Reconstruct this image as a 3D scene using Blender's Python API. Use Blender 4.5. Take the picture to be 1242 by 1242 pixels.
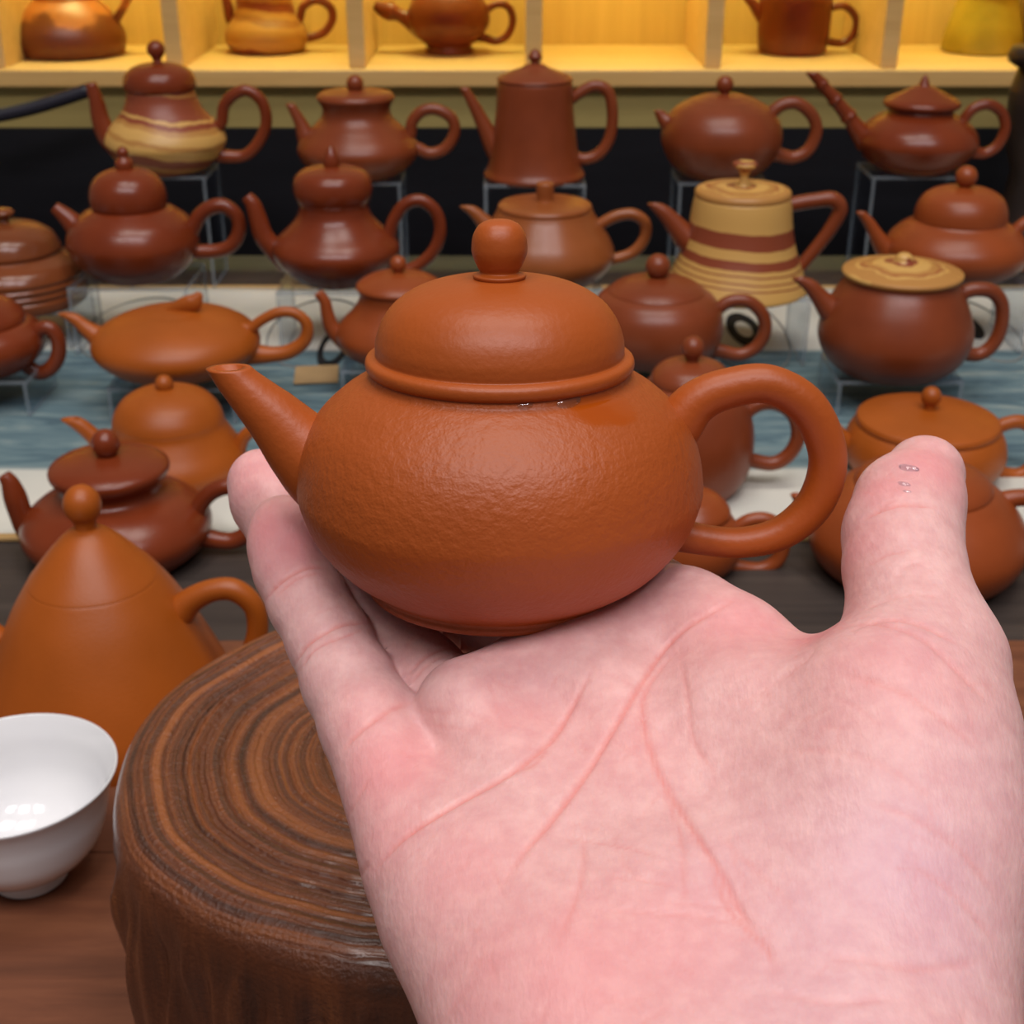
import bpy, bmesh, math, random
import numpy as np
from mathutils import Vector, Matrix
from mathutils.bvhtree import BVHTree
from mathutils.kdtree import KDTree

for o in list(bpy.data.objects):
    bpy.data.objects.remove(o, do_unlink=True)
scene = bpy.context.scene
COL = scene.collection
random.seed(4)

# ------------------------------------------------------------------ camera
FPX = 1650.0                      # focal length in pixels of the 1242 px frame
CH = 0.35                         # camera height above the table
PITCH = math.radians(26.0)        # looking down
cam_d = bpy.data.cameras.new('camera')
cam = bpy.data.objects.new('camera', cam_d)
COL.objects.link(cam)
cam.location = (0, 0, CH)
cam.rotation_euler = (math.pi / 2 - PITCH, 0, 0)
cam_d.sensor_width = 36.0
cam_d.lens = FPX / 1242.0 * 36.0
cam_d.clip_start = 0.01
cam_d.clip_end = 20
cam_d.dof.use_dof = True
cam_d.dof.focus_distance = 0.235
cam_d.dof.aperture_fstop = 46.0
scene.camera = cam

# ------------------------------------------------------------------ world, lights, exposure
world = bpy.data.worlds.new('world')
scene.world = world
world.use_nodes = True
bg = world.node_tree.nodes['Background']
bg.inputs[0].default_value = (1.0, 0.95, 0.93, 1)
bg.inputs[1].default_value = 0.11

def area(name, loc, target, sx, sy, power, col):
    l = bpy.data.lights.new(name, 'AREA')
    l.shape = 'RECTANGLE'; l.size = sx; l.size_y = sy
    l.energy = power; l.color = col
    o = bpy.data.objects.new(name, l)
    o.location = loc
    o.rotation_euler = (Vector(target) - Vector(loc)).to_track_quat('-Z', 'Y').to_euler()
    COL.objects.link(o)
    return o
area('ceiling_panel_front_left_offscreen', (-0.75, -0.85, 2.2), (-0.75, -0.75, 0), 0.5, 0.7, 15.5, (1.0, 0.95, 0.93))
area('ceiling_panel_front_middle_offscreen', (0.05, -0.85, 2.2), (0.05, -0.75, 0), 0.5, 0.7, 17.5, (1.0, 0.94, 0.98))
area('ceiling_panel_front_right_offscreen', (0.85, -0.85, 2.2), (0.85, -0.75, 0), 0.5, 0.7, 17.5, (1.0, 0.94, 0.98))
area('ceiling_panel_left_offscreen', (-0.35, 0.45, 2.2), (-0.35, 0.45, 0), 0.6, 0.6, 11, (1.0, 0.94, 0.88))
area('ceiling_panel_right_offscreen', (0.45, 0.45, 2.2), (0.45, 0.45, 0), 0.6, 0.6, 11, (1.0, 0.94, 0.88))
vs = scene.view_settings
vs.view_transform = 'Standard'
vs.look = 'None'
vs.gamma = 1.0
vs.use_curve_mapping = False
vs.exposure = 0.0

# ------------------------------------------------------------------ helpers
RV = np.array([1.0, 0, 0])
FV = np.array([0, math.cos(PITCH), -math.sin(PITCH)])
UV_ = np.array([0, math.sin(PITCH), math.cos(PITCH)])
CV = np.array([0, 0, CH])

def cs(px, py, d):
    """photo pixel + depth along the optical axis (m) -> world point"""
    return CV + d * ((px - 621) / FPX * RV + (621 - py) / FPX * UV_ + FV)

def theta(py):
    return PITCH + math.atan((py - 621) / FPX)

def on_plane(px, py, z):
    D = (CH - z) / math.tan(theta(py))
    d = D * FV[1] + (z - CH) * FV[2]
    p = cs(px, py, d)
    return p

def srgb(r, g, b):
    f = lambda c: (c / 255 / 12.92) if c / 255 <= 0.04045 else ((c / 255 + 0.055) / 1.055) ** 2.4
    return (f(r), f(g), f(b), 1.0)

def catmull(pts, n=8):
    P = np.array(pts, float)
    if len(P) < 3:
        t = np.linspace(0, 1, n + 1)[:, None]
        return P[0] * (1 - t) + P[-1] * t
    E = np.vstack([2 * P[0] - P[1], P, 2 * P[-1] - P[-2]])
    out = []
    for i in range(1, len(E) - 2):
        p0, p1, p2, p3 = E[i - 1], E[i], E[i + 1], E[i + 2]
        for k in range(n):
            t = k / n
            out.append(0.5 * ((2 * p1) + (-p0 + p2) * t + (2 * p0 - 5 * p1 + 4 * p2 - p3) * t * t
                              + (-p0 + 3 * p1 - 3 * p2 + p3) * t ** 3))
    out.append(E[-2])
    return np.array(out)

def mesh_obj(name, verts, faces, mat=None, parent=None, smooth=True):
    me = bpy.data.meshes.new(name)
    me.from_pydata([tuple(map(float, v)) for v in verts], [], [tuple(f) for f in faces])
    me.update()
    if smooth:
        me.polygons.foreach_set('use_smooth', [True] * len(me.polygons))
    o = bpy.data.objects.new(name, me)
    COL.objects.link(o)
    if mat: me.materials.append(mat)
    if parent: o.parent = parent
    return o

def empty(name, loc):
    o = bpy.data.objects.new(name, None)
    o.empty_display_size = 0.02
    o.location = tuple(map(float, loc))
    COL.objects.link(o)
    return o

def tag(o, label=None, cat=None, group=None, kind=None):
    if label: o['label'] = label
    if cat: o['category'] = cat
    if group: o['group'] = group
    if kind: o['kind'] = kind
    return o

def recalc(o):
    bm = bmesh.new(); bm.from_mesh(o.data)
    bmesh.ops.recalc_face_normals(bm, faces=bm.faces)
    bm.to_mesh(o.data); bm.free()
    return o

def lathe(name, prof, mat, parent, seg=72, squash=None):
    """prof: list of (r, z); r<=0 ends become poles"""
    verts, faces, rings = [], [], []
    for r, z in prof:
        if r <= 1e-6:
            rings.append([len(verts)]); verts.append((0, 0, z))
        else:
            s = len(verts)
            for k in range(seg):
                a = 2 * math.pi * k / seg
                verts.append((r * math.cos(a), r * math.sin(a), z))
            rings.append(list(range(s, s + seg)))
    for A, B in zip(rings[:-1], rings[1:]):
        if len(A) == 1 and len(B) == 1: continue
        for k in range(seg):
            k2 = (k + 1) % seg
            if len(A) == 1: faces.append((A[0], B[k], B[k2]))
            elif len(B) == 1: faces.append((A[k], A[k2], B[0]))
            else: faces.append((A[k], A[k2], B[k2], B[k]))
    o = mesh_obj(name, verts, faces, mat, parent)
    return recalc(o)

def tube(name, pts, rad, mat, parent, seg=20, hollow=False, flatcut=False, side=(0, 1, 0), flat=1.0):
    """tube through coplanar points (the plane's normal is `side`)"""
    P = np.array(pts, float); rad = np.array(rad, float)
    S = np.array(side, float)
    T = np.gradient(P, axis=0)
    T /= np.linalg.norm(T, axis=1)[:, None]
    verts, faces = [], []
    n = len(P)
    rings = []
    def ring(c, t, r, cut=0.0, shift=0.0):
        nn = np.cross(S, t); nn /= np.linalg.norm(nn)
        s0 = len(verts)
        for k in range(seg):
            a = 2 * math.pi * k / seg
            off = r * (math.cos(a) * nn + math.sin(a) * S * flat)
            if cut > 0 and abs(t[2]) > 0.2:
                off = off - t * (off[2] / t[2]) * 0.96 * cut
            verts.append(tuple(c + off + t * shift))
        rings.append(list(range(s0, s0 + seg)))
    arc = np.concatenate([[0], np.cumsum(np.linalg.norm(np.diff(P, axis=0), axis=1))])
    for i in range(n):
        ring(P[i], T[i], rad[i], max(0.0, 1 - (arc[-1] - arc[i]) / (3.2 * rad[-1])) if flatcut else 0.0)
    if hollow:
        ring(P[-1], T[-1], rad[-1] * 0.66, 1.0 if flatcut else 0.0)
        ring(P[-1] - T[-1] * rad[-1] * 2.6, T[-1], rad[-1] * 0.55)
    for A, B in zip(rings[:-1], rings[1:]):
        for k in range(seg):
            k2 = (k + 1) % seg
            faces.append((A[k], A[k2], B[k2], B[k]))
    faces.append(tuple(reversed(rings[0])))
    faces.append(tuple(rings[-1]))
    return recalc(mesh_obj(name, verts, faces, mat, parent))

def box(name, lo, hi, mat, parent=None, bevel=0.0, seg=2):
    bm = bmesh.new()
    bmesh.ops.create_cube(bm, size=1.0)
    lo = Vector(lo); hi = Vector(hi)
    for v in bm.verts:
        v.co = Vector(((lo.x + hi.x) / 2 + v.co.x * (hi.x - lo.x), (lo.y + hi.y) / 2 + v.co.y * (hi.y - lo.y),
                       (lo.z + hi.z) / 2 + v.co.z * (hi.z - lo.z)))
    if bevel:
        bmesh.ops.bevel(bm, geom=list(bm.edges), offset=bevel, segments=seg, affect='EDGES', profile=0.6)
    me = bpy.data.meshes.new(name); bm.to_mesh(me); bm.free()
    o = bpy.data.objects.new(name, me); COL.objects.link(o)
    me.materials.append(mat)
    if parent: o.parent = parent
    return o

# ------------------------------------------------------------------ materials
def new_mat(name):
    m = bpy.data.materials.new(name); m.use_nodes = True
    nt = m.node_tree
    return m, nt, nt.nodes['Principled BSDF']

def N(nt, typ, **kw):
    n = nt.nodes.new(typ)
    for k, v in kw.items():
        if k.startswith('i_'):
            key = k[2:]
            n.inputs[int(key) if key.isdigit() else key.replace('_', ' ')].default_value = v
        else: setattr(n, k, v)
    return n

def ramp(nt, fac, stops, interp='LINEAR'):
    r = nt.nodes.new('ShaderNodeValToRGB')
    r.color_ramp.interpolation = interp
    el = r.color_ramp.elements
    while len(el) < len(stops): el.new(0.5)
    for e, (p, c) in zip(el, stops): e.position = p; e.color = c
    nt.links.new(fac, r.inputs[0])
    return r

def coords(nt, scale=(1, 1, 1)):
    tc = nt.nodes.new('ShaderNodeTexCoord')
    mp = nt.nodes.new('ShaderNodeMapping')
    mp.inputs['Scale'].default_value = scale
    nt.links.new(tc.outputs['Object'], mp.inputs['Vector'])
    return mp.outputs['Vector']

def bump(nt, b, height, strength, dist):
    n = nt.nodes.new('ShaderNodeBump')
    n.inputs['Strength'].default_value = strength
    n.inputs['Distance'].default_value = dist
    nt.links.new(height, n.inputs['Height'])
    nt.links.new(n.outputs[0], b.inputs['Normal'])
    return n

def clay(name, c1, c2, rough=0.36, grain=0.25, spec=0.42, coat=0.0, gscale=900, gdist=0.0003):
    m, nt, b = new_mat(name)
    v = coords(nt)
    n1 = N(nt, 'ShaderNodeTexNoise', i_Scale=28.0, i_Detail=4.0); nt.links.new(v, n1.inputs['Vector'])
    r = ramp(nt, n1.outputs[0], [(0.32, c1), (0.68, c2)])
    nt.links.new(r.outputs[0], b.inputs['Base Color'])
    n2 = N(nt, 'ShaderNodeTexNoise', i_Scale=float(gscale), i_Detail=3.0); nt.links.new(v, n2.inputs['Vector'])
    bump(nt, b, n2.outputs[0], grain, gdist)
    b.inputs['Roughness'].default_value = rough
    b.inputs['Specular IOR Level'].default_value = spec
    b.inputs['Coat Weight'].default_value = coat
    b.inputs['Coat Roughness'].default_value = 0.18
    return m

M = {}
M['clay_dark'] = clay('clay_dark', srgb(112, 45, 20), srgb(126, 54, 25), 0.27)
M['clay_red'] = clay('clay_red', srgb(120, 54, 26), srgb(133, 62, 31), 0.34)
M['clay_mid'] = clay('clay_mid', srgb(136, 62, 24), srgb(150, 70, 29), 0.36)
M['clay_orange'] = clay('clay_orange', srgb(156, 77, 16), srgb(168, 84, 21), 0.42)
M['clay_brown'] = clay('clay_brown', srgb(140, 76, 36), srgb(152, 84, 42), 0.3)
M['clay_glazed'] = clay('clay_glazed', srgb(112, 60, 34), srgb(128, 68, 36), 0.2)
M['clay_shelf'] = clay('clay_shelf', srgb(104, 42, 20), srgb(124, 54, 26), 0.3)
M['straw_glaze'] = clay('straw_glaze', srgb(160, 140, 50), srgb(186, 160, 60), 0.25)

def marbled(name, stops, zscale, warp, tilt=0.0, off=0.0):
    m, nt, b = new_mat(name)
    v = coords(nt)
    n1 = N(nt, 'ShaderNodeTexNoise', i_Scale=30.0, i_Detail=5.0, i_Roughness=0.6); nt.links.new(v, n1.inputs['Vector'])
    sx = N(nt, 'ShaderNodeSeparateXYZ'); nt.links.new(v, sx.inputs[0])
    a = N(nt, 'ShaderNodeMath', operation='MULTIPLY', i_1=zscale); nt.links.new(sx.outputs[2], a.inputs[0])
    t = N(nt, 'ShaderNodeMath', operation='MULTIPLY_ADD', i_1=tilt * zscale); nt.links.new(sx.outputs[0], t.inputs[0]); nt.links.new(a.outputs[0], t.inputs[2])
    w = N(nt, 'ShaderNodeMath', operation='MULTIPLY_ADD', i_1=warp); nt.links.new(n1.outputs[0], w.inputs[0]); nt.links.new(t.outputs[0], w.inputs[2])
    o_ = N(nt, 'ShaderNodeMath', operation='ADD', i_1=off - warp * 0.5); nt.links.new(w.outputs[0], o_.inputs[0])
    r = ramp(nt, o_.outputs[0], stops, 'LINEAR')
    nt.links.new(r.outputs[0], b.inputs['Base Color'])
    n2 = N(nt, 'ShaderNodeTexNoise', i_Scale=800.0); nt.links.new(v, n2.inputs['Vector'])
    bump(nt, b, n2.outputs[0], 0.25, 0.0003)
    b.inputs['Roughness'].default_value = 0.4
    return m
YT = srgb(205, 160, 88); RB = srgb(138, 66, 40); YB = srgb(180, 128, 66)
def bands(bl):
    """bl: list of (start, colour) -> crisp ramp stops"""
    st = []
    for i, (p, c) in enumerate(bl):
        if i: st.append((p - 0.004, bl[i - 1][1]))
        st.append((p, c))
    return st
M['marble_bell'] = marbled('marble_bell', bands([(0, RB), (0.08, YB), (0.14, RB), (0.26, YT), (0.38, YB), (0.43, YT), (0.54, YB), (0.59, RB), (0.64, YT), (0.67, RB), (0.92, YB), (0.95, RB)]), 14.0, 0.16, 0.14)
M['marble_cone'] = marbled('marble_cone', bands([(0, YT), (0.12, RB), (0.135, YT), (0.18, RB), (0.195, YT), (0.25, RB), (0.265, YT), (0.31, RB), (0.40, YT), (0.50, RB), (0.66, YT)]), 14.0, 0.05, 0.05)
M['marble_shelf'] = marbled('marble_shelf', bands([(0, RB), (0.04, YB), (0.3, srgb(150, 96, 48)), (0.36, YB), (0.42, RB), (0.5, YB), (0.55, RB)]), 10.0, 0.14, 0.1)

def swirl(name):
    m, nt, b = new_mat(name)
    v = coords(nt)
    ln = N(nt, 'ShaderNodeVectorMath', operation='LENGTH')
    mp = N(nt, 'ShaderNodeVectorMath', operation='MULTIPLY'); mp.inputs[1].default_value = (1, 1, 0)
    nt.links.new(v, mp.inputs[0]); nt.links.new(mp.outputs[0], ln.inputs[0])
    n1 = N(nt, 'ShaderNodeTexNoise', i_Scale=40.0, i_Detail=3.0); nt.links.new(v, n1.inputs['Vector'])
    a = N(nt, 'ShaderNodeMath', operation='MULTIPLY_ADD', i_1=26.0); nt.links.new(ln.outputs['Value'], a.inputs[0])
    s = N(nt, 'ShaderNodeMath', operation='MULTIPLY', i_1=0.5); nt.links.new(n1.outputs[0], s.inputs[0])
    nt.links.new(s.outputs[0], a.inputs[2])
    fr = N(nt, 'ShaderNodeMath', operation='FRACT'); nt.links.new(a.outputs[0], fr.inputs[0])
    r = ramp(nt, fr.outputs[0], bands([(0, YB), (0.3, YT), (0.42, RB), (0.52, YT), (0.75, YB), (0.86, srgb(160, 96, 50)), (0.93, YT)]))
    nt.links.new(r.outputs[0], b.inputs['Base Color'])
    b.inputs['Roughness'].default_value = 0.42
    return m
M['swirl_lid'] = swirl('swirl_lid')

def two_tone():
    m, nt, b = new_mat('two_tone_clay')
    v = coords(nt)
    n1 = N(nt, 'ShaderNodeTexNoise', i_Scale=26.0, i_Detail=6.0); nt.links.new(v, n1.inputs['Vector'])
    sx = N(nt, 'ShaderNodeSeparateXYZ'); nt.links.new(v, sx.inputs[0])
    a = N(nt, 'ShaderNodeMath', operation='MULTIPLY_ADD', i_1=0.06); nt.links.new(n1.outputs[0], a.inputs[0]); nt.links.new(sx.outputs[2], a.inputs[2])
    r = ramp(nt, a.outputs[0], [(0.0, srgb(100, 46, 20)), (0.066, srgb(112, 54, 22)), (0.07, srgb(178, 104, 48)), (0.12, srgb(166, 92, 40))])
    nt.links.new(r.outputs[0], b.inputs['Base Color'])
    b.inputs['Roughness'].default_value = 0.4
    return m
M['two_tone'] = two_tone()

# main teapot: orange clay with orange-peel grain and a wet film round the lid
def main_clay():
    m, nt, b = new_mat('orange_clay_grained')
    v = coords(nt)
    n1 = N(nt, 'ShaderNodeTexNoise', i_Scale=35.0, i_Detail=5.0); nt.links.new(v, n1.inputs['Vector'])
    r = ramp(nt, n1.outputs[0], [(0.3, srgb(152, 69, 16)), (0.7, srgb(161, 75, 19))])
    n2 = N(nt, 'ShaderNodeTexNoise', i_Scale=560.0, i_Detail=2.0); nt.links.new(v, n2.inputs['Vector'])
    n3 = N(nt, 'ShaderNodeTexNoise', i_Scale=1700.0, i_Detail=2.0); nt.links.new(v, n3.inputs['Vector'])
    add = N(nt, 'ShaderNodeMath', operation='MULTIPLY_ADD', i_1=0.35)
    nt.links.new(n3.outputs[0], add.inputs[0]); nt.links.new(n2.outputs[0], add.inputs[2])
    # wet film: a ragged patch on the shoulder beside the lid rim
    sx = N(nt, 'ShaderNodeSeparateXYZ'); nt.links.new(v, sx.inputs[0])
    def box1(sock, c, w):
        s = N(nt, 'ShaderNodeMath', operation='SUBTRACT', i_1=c); nt.links.new(sock, s.inputs[0])
        d = N(nt, 'ShaderNodeMath', operation='DIVIDE', i_1=w); nt.links.new(s.outputs[0], d.inputs[0])
        p = N(nt, 'ShaderNodeMath', operation='MULTIPLY'); nt.links.new(d.outputs[0], p.inputs[0]); nt.links.new(d.outputs[0], p.inputs[1])
        return p.outputs[0]
    q1 = box1(sx.outputs[0], 0.021, 0.0145); q2 = box1(sx.outputs[1], -0.0215, 0.011); q3 = box1(sx.outputs[2], 0.0425, 0.0042)
    s1 = N(nt, 'ShaderNodeMath', operation='ADD'); nt.links.new(q1, s1.inputs[0]); nt.links.new(q2, s1.inputs[1])
    s2 = N(nt, 'ShaderNodeMath', operation='ADD'); nt.links.new(s1.outputs[0], s2.inputs[0]); nt.links.new(q3, s2.inputs[1])
    s3 = N(nt, 'ShaderNodeMath', operation='MULTIPLY_ADD', i_1=0.9)
    nw = N(nt, 'ShaderNodeTexNoise', i_Scale=120.0); nt.links.new(v, nw.inputs['Vector'])
    nt.links.new(nw.outputs[0], s3.inputs[0]); nt.links.new(s2.outputs[0], s3.inputs[2])
    wet = ramp(nt, s3.outputs[0], [(0.75, (1, 1, 1, 1)), (1.0, (0, 0, 0, 1))])
    mx = N(nt, 'ShaderNodeMix', data_type='RGBA'); nt.links.new(wet.outputs[0], mx.inputs[0])
    nt.links.new(r.outputs[0], mx.inputs[6]); mx.inputs[7].default_value = srgb(156, 68, 12)
    nt.links.new(mx.outputs[2], b.inputs['Base Color'])
    rr = N(nt, 'ShaderNodeMapRange'); rr.inputs[3].default_value = 0.48; rr.inputs[4].default_value = 0.10
    nt.links.new(wet.outputs[0], rr.inputs[0]); nt.links.new(rr.outputs[0], b.inputs['Roughness'])
    bs = N(nt, 'ShaderNodeMapRange'); bs.inputs[3].default_value = 0.5; bs.inputs[4].default_value = 0.03
    nt.links.new(wet.outputs[0], bs.inputs[0])
    bn = bump(nt, b, add.outputs[0], 0.3, 0.0005)
    nt.links.new(bs.outputs[0], bn.inputs['Strength'])
    b.inputs['Specular IOR Level'].default_value = 0.5
    return m
M['main'] = main_clay()
M['main_plain'] = clay('orange_clay_smooth', srgb(155, 72, 20), srgb(163, 77, 23), 0.43, grain=0.25, gscale=700, gdist=0.0004)

def wood(name, c1, c2, c3, scale=(3, 30, 30), rough=0.45, bstr=0.2, spec=0.4, dist=0.0008):
    m, nt, b = new_mat(name)
    v = coords(nt, scale)
    n1 = N(nt, 'ShaderNodeTexNoise', i_Scale=2.0, i_Detail=8.0, i_Roughness=0.65, i_Distortion=0.6); nt.links.new(v, n1.inputs['Vector'])
    r = ramp(nt, n1.outputs[0], [(0.25, c1), (0.5, c2), (0.75, c3)])
    nt.links.new(r.outputs[0], b.inputs['Base Color'])
    bump(nt, b, n1.outputs[0], bstr, dist)
    b.inputs['Roughness'].default_value = rough
    b.inputs['Specular IOR Level'].default_value = spec
    return m
M['table'] = wood('dark_table_wood', srgb(48, 42, 40), srgb(62, 54, 50), srgb(76, 66, 60), (2, 40, 40), 0.5)
M['board'] = wood('walnut_board', srgb(84, 48, 32), srgb(112, 66, 44), srgb(138, 86, 58), (4, 34, 30), 0.5, 0.15)
M['shelf_wood'] = wood('pale_oak_shelf', srgb(194, 152, 90), srgb(205, 165, 102), srgb(214, 174, 112), (2, 30, 30), 0.5, 0.1)
M['shelf_back'] = wood('yellow_bamboo_panel', srgb(196, 158, 92), srgb(208, 170, 102), srgb(218, 182, 114), (34, 30, 1.5), 0.55, 0.1)
M['olive'] = wood('olive_plinth', srgb(146, 128, 74), srgb(156, 138, 82), srgb(166, 148, 90), (2, 30, 30), 0.55, 0.1)
M['black_wood'] = wood('black_cabinet', srgb(12, 12, 18), srgb(16, 16, 22), srgb(22, 22, 28), (2, 20, 20), 0.55, 0.1, 0.25)
M['ornament'] = wood('dark_carved_wood', srgb(34, 26, 24), srgb(44, 34, 30), srgb(60, 48, 40), (10, 10, 10), 0.4, 0.4)

def plain(name, c, rough=0.5, spec=0.5):
    m, nt, b = new_mat(name)
    v = coords(nt)
    n1 = N(nt, 'ShaderNodeTexNoise', i_Scale=60.0, i_Detail=3.0); nt.links.new(v, n1.inputs['Vector'])
    d = tuple(x * 0.92 for x in c[:3]) + (1,)
    r = ramp(nt, n1.outputs[0], [(0.3, d), (0.7, c)])
    nt.links.new(r.outputs[0], b.inputs['Base Color'])
    b.inputs['Roughness'].default_value = rough
    b.inputs['Specular IOR Level'].default_value = spec
    return m
M['black_print'] = plain('black_ink', srgb(30, 32, 36), 0.7, 0.2)
M['thin_print'] = plain('grey_ink', srgb(130, 132, 130), 0.8, 0.2)
M['trim'] = plain('gold_trim', srgb(186, 150, 96), 0.6, 0.3)
M['cream'] = plain('cream_cloth', srgb(205, 204, 192), 0.85, 0.2)
M['strap'] = plain('navy_strap', srgb(28, 26, 40), 0.5, 0.4)
M['tan_card'] = plain('tan_card', srgb(176, 146, 104), 0.7, 0.3)
M['wall'] = plain('beige_plaster', srgb(180, 170, 150), 0.8, 0.2)
M['floor'] = wood('floor_boards', srgb(90, 70, 54), srgb(104, 82, 62), srgb(120, 96, 74), (2, 14, 10), 0.5, 0.1)

def porcelain():
    m, nt, b = new_mat('white_porcelain')
    v = coords(nt)
    n1 = N(nt, 'ShaderNodeTexNoise', i_Scale=20.0); nt.links.new(v, n1.inputs['Vector'])
    r = ramp(nt, n1.outputs[0], [(0.3, srgb(222, 222, 224)), (0.7, srgb(228, 228, 228))])
    nt.links.new(r.outputs[0], b.inputs['Base Color'])
    b.inputs['Roughness'].default_value = 0.08
    b.inputs['Subsurface Weight'].default_value = 0.1
    b.inputs['Subsurface Radius'].default_value = (0.004, 0.004, 0.004)
    return m
M['porcelain'] = porcelain()

def acrylic():
    m = bpy.data.materials.new('clear_acrylic'); m.use_nodes = True
    nt = m.node_tree
    for n in list(nt.nodes): nt.nodes.remove(n)
    out = N(nt, 'ShaderNodeOutputMaterial')
    tr = N(nt, 'ShaderNodeBsdfTransparent'); tr.inputs[0].default_value = (0.88, 0.92, 0.96, 1)
    gl = N(nt, 'ShaderNodeBsdfGlossy'); gl.inputs['Roughness'].default_value = 0.06
    fr = N(nt, 'ShaderNodeLayerWeight'); fr.inputs[0].default_value = 0.15
    pw = N(nt, 'ShaderNodeMath', operation='POWER', i_1=4.0); nt.links.new(fr.outputs['Facing'], pw.inputs[0])
    ad = N(nt, 'ShaderNodeMath', operation='MULTIPLY_ADD', i_1=0.6, i_2=0.13); nt.links.new(pw.outputs[0], ad.inputs[0])
    mx = N(nt, 'ShaderNodeMixShader')
    nt.links.new(ad.outputs[0], mx.inputs[0]); nt.links.new(tr.outputs[0], mx.inputs[1]); nt.links.new(gl.outputs[0], mx.inputs[2])
    nt.links.new(mx.outputs[0], out.inputs[0])
    return m
M['acrylic'] = acrylic()
def acrylic_edge():
    m, nt, b = new_mat('frosted_acrylic_edge')
    b.inputs['Base Color'].default_value = srgb(150, 160, 168)
    b.inputs['Roughness'].default_value = 0.25
    b.inputs['Alpha'].default_value = 0.38
    return m
M['acrylic_edge'] = acrylic_edge()
def edge_faces(o):
    me = o.data
    me.materials.append(M['acrylic_edge'])
    mx_ = max(p.area for p in me.polygons)
    for p in me.polygons:
        if p.area < mx_ * 0.22: p.material_index = 1
    return o

def water():
    m = acrylic(); m.name = 'water_film'
    for n in m.node_tree.nodes:
        if n.type == 'BSDF_GLOSSY': n.inputs['Roughness'].default_value = 0.08
        if n.type == 'MATH' and n.operation == 'MULTIPLY_ADD': n.inputs[2].default_value = 0.10
    return m
M['water'] = water()

def runner_mat():
    m, nt, b = new_mat('printed_cloth')
    v = coords(nt)
    sx = N(nt, 'ShaderNodeSeparateXYZ'); nt.links.new(v, sx.inputs[0])
    mp = N(nt, 'ShaderNodeMapping'); mp.inputs['Scale'].default_value = (5, 26, 1); mp.inputs['Rotation'].default_value = (0, 0, 0.25)
    nt.links.new(v, mp.inputs[0])
    n1 = N(nt, 'ShaderNodeTexNoise', i_Scale=2.2, i_Detail=6.0, i_Roughness=0.6, i_Distortion=1.2); nt.links.new(mp.outputs[0], n1.inputs['Vector'])
    blue = ramp(nt, n1.outputs[0], [(0.28, srgb(66, 86, 98)), (0.45, srgb(94, 118, 126)), (0.58, srgb(114, 136, 140)), (0.72, srgb(150, 160, 154))])
    n2 = N(nt, 'ShaderNodeTexNoise', i_Scale=8.0, i_Detail=5.0); nt.links.new(v, n2.inputs['Vector'])
    cream = ramp(nt, n2.outputs[0], [(0.3, srgb(196, 197, 188)), (0.7, srgb(214, 212, 200))])
    # band limits along y (object space = world metres from the runner's front edge)
    nz = N(nt, 'ShaderNodeMath', operation='MULTIPLY_ADD', i_1=0.012); nt.links.new(n2.outputs[0], nz.inputs[0]); nt.links.new(sx.outputs[1], nz.inputs[2])
    band = ramp(nt, nz.outputs[0], [(0.0, (0, 0, 0, 1)), (0.094, (0, 0, 0, 1)), (0.099, (1, 1, 1, 1)), (0.318, (1, 1, 1, 1)), (0.323, (0, 0, 0, 1))])
    mx = N(nt, 'ShaderNodeMix', data_type='RGBA'); nt.links.new(band.outputs[0], mx.inputs[0])
    nt.links.new(cream.outputs[0], mx.inputs[6]); nt.links.new(blue.outputs[0], mx.inputs[7])
    nt.links.new(mx.outputs[2], b.inputs['Base Color'])
    w = N(nt, 'ShaderNodeTexNoise', i_Scale=900.0); nt.links.new(v, w.inputs['Vector'])
    bump(nt, b, w.outputs[0], 0.2, 0.0004)
    b.inputs['Roughness'].default_value = 0.85
    b.inputs['Specular IOR Level'].default_value = 0.2
    return m
M['runner'] = runner_mat()

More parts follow.
